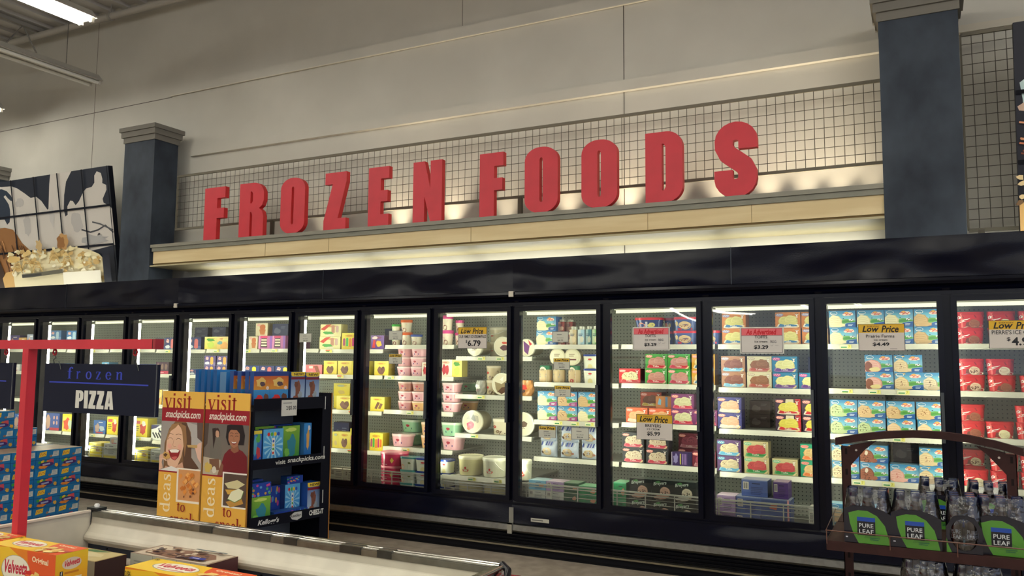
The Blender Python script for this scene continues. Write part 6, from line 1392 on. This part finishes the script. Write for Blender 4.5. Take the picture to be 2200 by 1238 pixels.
def cracker_boxes():
    dv = Vector((math.sin(DA), math.cos(DA), 0)); nv = Vector((dv.y, -dv.x, 0)); rz = math.atan2(dv.y, dv.x)
    def bx(w, h, d, base, kind, seed):
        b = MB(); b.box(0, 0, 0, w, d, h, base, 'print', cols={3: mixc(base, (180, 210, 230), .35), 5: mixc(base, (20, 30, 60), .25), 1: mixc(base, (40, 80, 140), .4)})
        A = Art(b, frame((0, 0, 0), (1, 0, 0), (0, 0, 1), (0, -1, 0)), w, h); r = random.Random(seed)
        if kind == 'red':
            A.rect(0, 0, 1, .45, (40, 110, 180), (60, 140, 200)); A.rect(0, .45, 1, 1, (214, 150, 60), (190, 60, 50)); A.rect(0, .86, 1, 1, (40, 60, 130)); A.blob(.45, .68, .3, .14, (226, 190, 110), 3, .2); A.blob(.55, .62, .16, .08, (90, 70, 80), 4, .2); A.blob(.35, .16, .22, .12, (206, 50, 50), 5, .2); A.blob(.78, .2, .14, .14, (110, 66, 50), 6, .2); A.blob(.85, .5, .1, .06, (226, 200, 190), 7)
        elif kind == 'new':
            A.rect(0, 0, 1, 1, (180, 200, 222), (40, 80, 150)); A.poly([(0, .9), (.1, .86), (.9, .86), (1, .9), (1, 1), (0, 1)], (222, 190, 60)); A.text('NEW!', .2, .89, .9, .97, (30, 30, 40), .03); A.rect(0, .76, 1, .84, (120, 30, 50)); A.blob(.5, .46, .2, .26, (128, 78, 62), 3, .25); A.blob(.38, .6, .14, .1, (110, 66, 54), 8, .2); A.blob(.42, .12, .24, .14, (150, 90, 70), 4, .25); A.blob(.66, .26, .14, .1, (150, 160, 170), 5, .3)
        elif kind == 'blue':
            A.rect(0, 0, 1, 1, (30, 100, 170), (50, 130, 200)); A.blob(.55, .55, .2, .3, (214, 160, 80), 3, .2); A.blob(.7, .86, .16, .08, (206, 206, 210), 4, .2)
        elif kind == 'star':
            A.rect(0, 0, 1, 1, (60, 140, 206), (90, 170, 220))
            for q in range(14): a = 2*PI*q/14; A.poly([(.5, .48), (.5+.48*math.cos(a), .48+.44*math.sin(a)), (.5+.48*math.cos(a+.18), .48+.44*math.sin(a+.18))], (150, 206, 232))
            for q, c in enumerate(((206, 50, 50), (80, 170, 70), (226, 190, 50), (60, 90, 190))): A.ell(.26+q*.16, .84, .07, .06, c, 10)
            A.rect(.43, .2, .57, .72, (226, 226, 220)); [A.ell(.5, .26+.12*q, .05, .04, ((206, 60, 50), (80, 160, 70), (226, 190, 60), (60, 90, 180))[q], 10) for q in range(4)]
        elif kind == 'lime': A.rect(0, 0, 1, 1, (56, 130, 60), (130, 180, 60)); A.blob(.55, .4, .26, .34, (50, 130, 150), 3, .25); A.blob(.3, .2, .14, .14, (120, 190, 80), 4, .2); A.rect(0, 0, 1, .06, (206, 150, 70)); A.blob(.5, .88, .3, .06, (200, 220, 110), 5, .2)
        elif kind == 'tile':
            A.rect(0, 0, 1, 1, (34, 66, 160)); [A.ell(r.uniform(.05, .95), r.uniform(.1, .9), .06, .1, [(80, 160, 90), (190, 70, 140), (90, 160, 206), (206, 150, 70)][q % 4], 8) for q in range(16)]
        elif kind == 'mix': A.rect(0, 0, 1, 1, (40, 80, 170), (60, 110, 190)); A.blob(.35, .55, .24, .3, (90, 170, 200), 3, .3); A.blob(.7, .3, .2, .22, (190, 60, 70), 4, .3); A.blob(.65, .75, .2, .14, (90, 170, 80), 5, .3); A.poly([(0, .88), (1, .9), (1, 1), (0, 1)], (222, 200, 70))
        return b
    def put(s, inn, z, w, h, d, base, kind, seed, lab, turn=0, cat='cracker box', grp='cracker boxes on the display'):
        p = DP+dv*s-nv*inn; o = bx(w, h, d, base, kind, seed).build('cracker_box', loc=(p.x, p.y, z), rz=rz+turn); tag(o, lab, cat, grp)
    B = (34, 84, 160)
    # top shelf, along the open side
    put(.014, .03, 1.1655, .14, .245, .05, B, 'red', 1, 'orange and blue cracker box over the poster edge on top shelf')
    put(.155, .03, 1.1655, .165, .245, .06, B, 'red', 2, 'orange and blue cracker box between a similar one and the NEW boxes')
    put(.345, .03, 1.1655, .13, .24, .09, B, 'new', 3, 'blue NEW box with brown picture, second from display edge')
    put(.485, .03, 1.1655, .13, .235, .09, B, 'new', 4, 'blue NEW box with brown picture, nearest the display edge')
    for k in range(3): put(.02, .10+k*.10, 1.1655, .17, .245, .05, B, 'red', 5+k, 'orange and blue cracker box in the top row, %s behind the front one' % ('first', 'second', 'third')[k])
    put(.04, .43, 1.1655, .15, .235, .085, (110, 160, 206), 'blue', 9, 'pale blue box showing its side, middle of the top row')
    for k in range(4): put(.04, .56+k*.085, 1.1655, .17, .25, .05, (28, 100, 172), 'blue', 11+k, 'bright blue cracker box at the poster end, %s in file' % ('first', 'second', 'third', 'fourth')[k])
    # middle shelf
    put(.015, .03, .7405, .085, .235, .06, B, 'mix', 21, 'narrow blue and yellow box beside the poster on the middle shelf')
    put(.112, .03, .7405, .178, .24, .06, B, 'star', 22, 'light blue starburst box at the front of the middle shelf')
    put(.31, .07, .7405, .16, .25, .06, (60, 130, 70), 'lime', 23, 'green box beside the starburst box on the middle shelf')
    put(.49, .04, .7405, .07, .265, .15, (60, 130, 190), 'blue', 24, 'slim blue box showing its side near the panel, middle shelf')
    put(.13, .16, .7405, .17, .25, .06, (40, 110, 80), 'lime', 25, 'green box standing behind the starburst box'); put(.30, .17, .7405, .17, .255, .06, B, 'tile', 26, 'dotted blue box standing behind the green box')
    # lower shelf
    put(.02, .03, .3005, .175, .19, .07, (50, 120, 80), 'lime', 31, 'green box beside the poster on the lowest shelf'); put(.02, .03, .4915, .175, .10, .08, B, 'tile', 32, 'dotted blue box lying on the green box, lowest shelf', 0)
    put(.03, .14, .3005, .17, .3, .07, B, 'tile', 33, 'tall dotted blue box behind the green one, lowest shelf')
    put(.225, .02, .3005, .20, .06, .09, B, 'tile', 34, 'low dotted blue box lying at the shelf front'); put(.43, .02, .3005, .10, .06, .08, B, 'tile', 35, 'small dotted blue box lying beside the starburst box')
    put(.24, .18, .3005, .15, .23, .07, (30, 44, 100), 'tile', 36, 'dark blue dotted box deep on the lowest shelf')
    put(.385, .1, .3615, .12, .19, .07, B, 'star', 37, 'starburst box on the lowest shelf') if 0 else put(.385, .115, .3005, .14, .235, .06, B, 'star', 37, 'starburst box standing on the lowest shelf')
    put(.54, .04, .3005, .12, .24, .12, (40, 90, 180), 'new', 38, 'blue box with brown picture, end of the lowest shelf'); put(.40, .115, .5365, .15, .06, .08, B, 'tile', 39, 'dotted blue box lying on top of the starburst box')
cracker_boxes()

# ================================================================== BROWN DRINK RACK
def drink_rack():
    X0, X1, YP = 1.395, 1.975, -2.47; BR = (52, 28, 26)
    o = empty('drink_rack', ((X0+X1)/2, YP, 0)); tag(o, 'dark brown metal rack with arched top holding iced tea', 'rack'); ox = (X0+X1)/2
    def add(b, n): b.v = [(x-ox, y-YP, z) for x, y, z in b.v]; return b.build(n, o)
    for n, x in enumerate((1.415, 1.941)):
        b = MB(); zt = 1.20; w = .032
        b.box(x, YP, 0, x+w, YP+.003, zt, BR, 'brown_metal')
        b.box(x+(0 if n == 0 else w-.003), YP, 0, x+(.003 if n == 0 else w), YP+.03, zt, BR, 'brown_metal')
        for k in range(15): z = .12+k*.075; b.box(x+w*.4, YP-.001, z, x+w*.66, YP, z+.022, (24, 14, 14) , 'matte')
        add(b, 'post')
    b = MB(); arch = [(1.396, 1.228), (1.485, 1.248), (1.564, 1.260), (1.656, 1.268), (1.745, 1.268), (1.831, 1.260), (1.915, 1.244), (1.994, 1.222)]
    for q in range(len(arch)-1):
        (xa, za), (xb, zb) = arch[q], arch[q+1]
        b.face([(xa, YP-.012, za-.026), (xb, YP-.012, zb-.026), (xb, YP-.012, zb), (xa, YP-.012, za)], BR, 'brown_metal', True); b.face([(xa, YP-.012, za), (xb, YP-.012, zb), (xb, YP+.02, zb), (xa, YP+.02, za)], BR, 'brown_metal', True)
        b.face([(xa, YP+.02, za), (xb, YP+.02, zb), (xb, YP+.02, zb-.026), (xa, YP+.02, za-.026)], BR, 'brown_metal', True); b.face([(xa, YP-.012, za-.026), (xa, YP+.02, za-.026), (xb, YP+.02, zb-.026), (xb, YP-.012, zb-.026)], BR, 'brown_metal', True)
    b.face([(1.396, YP-.012, 1.202), (1.396, YP-.012, 1.228), (1.396, YP+.02, 1.228), (1.396, YP+.02, 1.202)], BR, 'brown_metal'); add(b, 'arched_top_bar')
    for x, s in ((1.447, 1), (1.941, -1)):
        b = MB(); P_ = [(x, 1.13), (x, 1.205), (x+s*.09, 1.225), (x+s*.05, 1.19)]; b.face([(p[0], YP-.002, p[1]) for p in P_], BR, 'brown_metal'); b.face([(p[0], YP+.002, p[1]) for p in P_], BR, 'brown_metal')
        b.lathe([(.004, 0), (.004, .004)], 8, (190, 180, 170), 'metal', M=Matrix.Translation((x+s*.02, YP-.002, 1.187)) @ Matrix.Rotation(PI/2, 4, 'X')); add(b, 'corner_gusset')
    for z, nm in ((.921, 0), (.60, 1)):
        b = MB(); b.box(X0, YP-.36, z-.004, X1, YP, z, BR, 'brown_metal'); b.box(X0, YP-.362, z-.030, X1, YP-.358, z+.001, BR, 'brown_metal'); b.box(X0-.002, YP-.36, z-.030, X0, YP, z+.001, BR, 'brown_metal'); b.box(X1, YP-.36, z-.03, X1+.002, YP, z+.001, BR, 'brown_metal')
        b.box(X0, YP+.01, z-.004, X1, YP+.37, z, BR, 'brown_metal'); b.box(X0, YP+.37, z-.03, X1, YP+.374, z+.001, BR, 'brown_metal'); add(b, 'shelf')
        b = MB(); zz = z+.034; b.tube([(X0+.0, YP-.05, zz+.02), (X0-.002, YP-.365, zz), (X1-.02, YP-.368, zz), (X1+.0, YP-.362, zz+.03), (X1+.002, YP-.05, zz+.04)], .0022, 6, (96, 66, 56), 'gloss')
        for x in (X0, X0+.19, X0+.38, X1-.01): b.tube([(x, YP-.364, z-.01), (x, YP-.366, zz)], .0018, 5, (96, 66, 56), 'gloss')
        add(b, 'wire_guard')
    b = MB(); b.box(X0, YP-.36, 0, X0+.03, YP+.37, .04, BR, 'brown_metal'); b.box(X1-.03, YP-.36, 0, X1, YP+.37, .04, BR, 'brown_metal'); add(b, 'foot')
drink_rack()
TEA = {}
def tea_pack(x, y, z, label, end=False, green=True, rz=0):
    r, H = .0225, .17
    o = empty('tea_pack', (x, y, z), rz); tag(o, label, 'drink pack', 'shrink-wrapped iced tea packs on the rack')
    if 'b' not in TEA:
        b = MB(); b.lathe([(r*.8, 0), (r*.97, .006), (r*.97, .095), (r*.9, .108), (r*.55, .142), (r*.52, .148)], 14, (46, 26, 18), 'gloss'); 
        def f(a, bb, c=0): ang = -PI/2+(a-.5)*2.6; return Vector(((r*.985+c)*math.cos(ang), (r*.985+c)*math.sin(ang), bb+.02))
        A = Art(b, f, 1, .07, 'gloss'); A.rect(0, 0, 1, 1, (18, 20, 30)); A.rect(0, .78, 1, 1, (28, 60, 150)); A.text('PURE', .25, .52, .75, .7, (170, 176, 180), .02); A.text('LEAF', .25, .3, .75, .48, (170, 176, 180), .02); A.rect(0, 0, 1, .2, (110, 170, 170))
        TEA['b'] = b.mesh('bottle'); b = MB(); b.lathe([(r*.62, .144), (r*.64, .166), (r*.58, .17)], 14, (22, 30, 66), 'gloss'); TEA['c'] = b.mesh('cap')
    nx, ny = (3, 2) if not end else (2, 3)
    for i in range(nx):
        for j in range(ny):
            bo = bpy.data.objects.new('bottle', TEA['b']); COL.objects.link(bo); bo.parent = o; bo.location = ((i-(nx-1)/2)*2*r, j*2*r+r+.004, .001)
            co = bpy.data.objects.new('cap', TEA['c']); COL.objects.link(co); co.parent = bo
    key = ('w', end, green)
    if key not in TEA:
        b = MB(); hw, d = nx*r+.004, ny*2*r+.008; rings = []
        for z_, k in ((0, 1), (.1, 1), (.118, .97), (.15, .9), (.172, .86)):
            ring = []
            for q in range(28):
                a = 2*PI*q/28; ca, sa = math.cos(a), math.sin(a); dd = (abs(ca)**6+abs(sa)**6)**(1/6); wv = 1+.02*math.sin(q*2.7+z_*90)*(z_ > .05); ring.append(Vector((hw*k*ca/dd*wv, d/2+(d/2)*k*sa/dd*wv, z_)))
            rings.append(ring)
        b.grid(rings[:2], (20, 20, 30), 'shrink_film', True, True, False, False); b.grid(rings[1:], (20, 20, 30), 'shrink_film', True, True, False, False)
        A = Art(b, frame((-hw, -.0015, 0), (1, 0, 0), (0, 0, 1), (0, -1, 0)), 2*hw, .11, 'gloss', .0003); G = (74, 130, 44)
        if not end:
            A.poly([(.0, .0), (0, .98), (.2, 1.08), (.6, 1.08), (.85, .98), (1, .86), (1, 0)], (20, 20, 32))
            A.poly([(.1, .86), (.3, .95), (.5, .95), (.7, .82), (.86, .55), (.93, .2), (.96, .0), (.3, .0), (.2, .25), (.13, .55)], G); A.blob(.6, .25, .2, .1, (64, 116, 40), 3, .3)
            A.rect(.28, .24, .66, .74, (16, 18, 28)); A.rect(.28, .64, .66, .76, (26, 66, 150)); A.text('PURE', .32, .46, .62, .58, (186, 190, 190), .01); A.text('LEAF', .32, .29, .62, .41, (186, 190, 190), .01); A.lines(.54, .1, .8, .2, 2, (30, 90, 60)); A.lines(.03, .12, .1, .2, 1, (170, 170, 180))
        else:
            for s in (0, 1):   # printed film round the clear window
                X = lambda v: v if s == 0 else 1-v
                pts = [(0, 0), (.5, 0), (.5, .06)]+arc(.5, .5, .4, .44, 270, 90, 12)[0:]+[(.5, 1.06), (.2, 1.0), (0, .7)]
                A.poly([(X(a), c) for a, c in pts], (20, 20, 32))
            A.poly([(0, .0), (0, .4), (.05, .2), (.14, 0)], G)
        TEA[key] = b.mesh('shrink_wrap')
    wo = bpy.data.objects.new('shrink_wrap', TEA[key]); COL.objects.link(wo); wo.parent = o
Y0 = -2.822
tea_pack(1.520, Y0, .9225, 'iced tea pack with green leaf label, upper shelf, beside the meadow cartons')
tea_pack(1.662, Y0, .9225, 'iced tea pack with green leaf label, upper shelf, next to the round window pack')
tea_pack(1.795, Y0, .9225, 'iced tea pack turned end-on showing a round clear window', end=True)
tea_pack(1.900, Y0+.02, .9225, 'dim iced tea pack with green leaf label beside the round window pack')
for i, x in enumerate((1.735, 1.89)): tea_pack(x, -2.44, .9225, ['iced tea pack behind the posts, its caps above the second front pack', 'iced tea pack behind the posts, its caps above the round window pack'][i])
for i, x in enumerate((1.68, 1.83)): tea_pack(x, -2.80, .708, ['iced tea pack below the upper shelf, only caps showing, nearer the meadow cartons', 'iced tea pack below the upper shelf, only caps showing, under the round window pack'][i])
for i, x in enumerate((1.68, 1.83)):
    b = MB(); b.box(x-.07, -2.80, .601, x+.07, -2.70, .706, m='cardboard'); tag(b.build('shipping_carton'), 'brown carton on the lower rack shelf under iced tea', 'carton', 'brown cartons on the lower rack shelf')
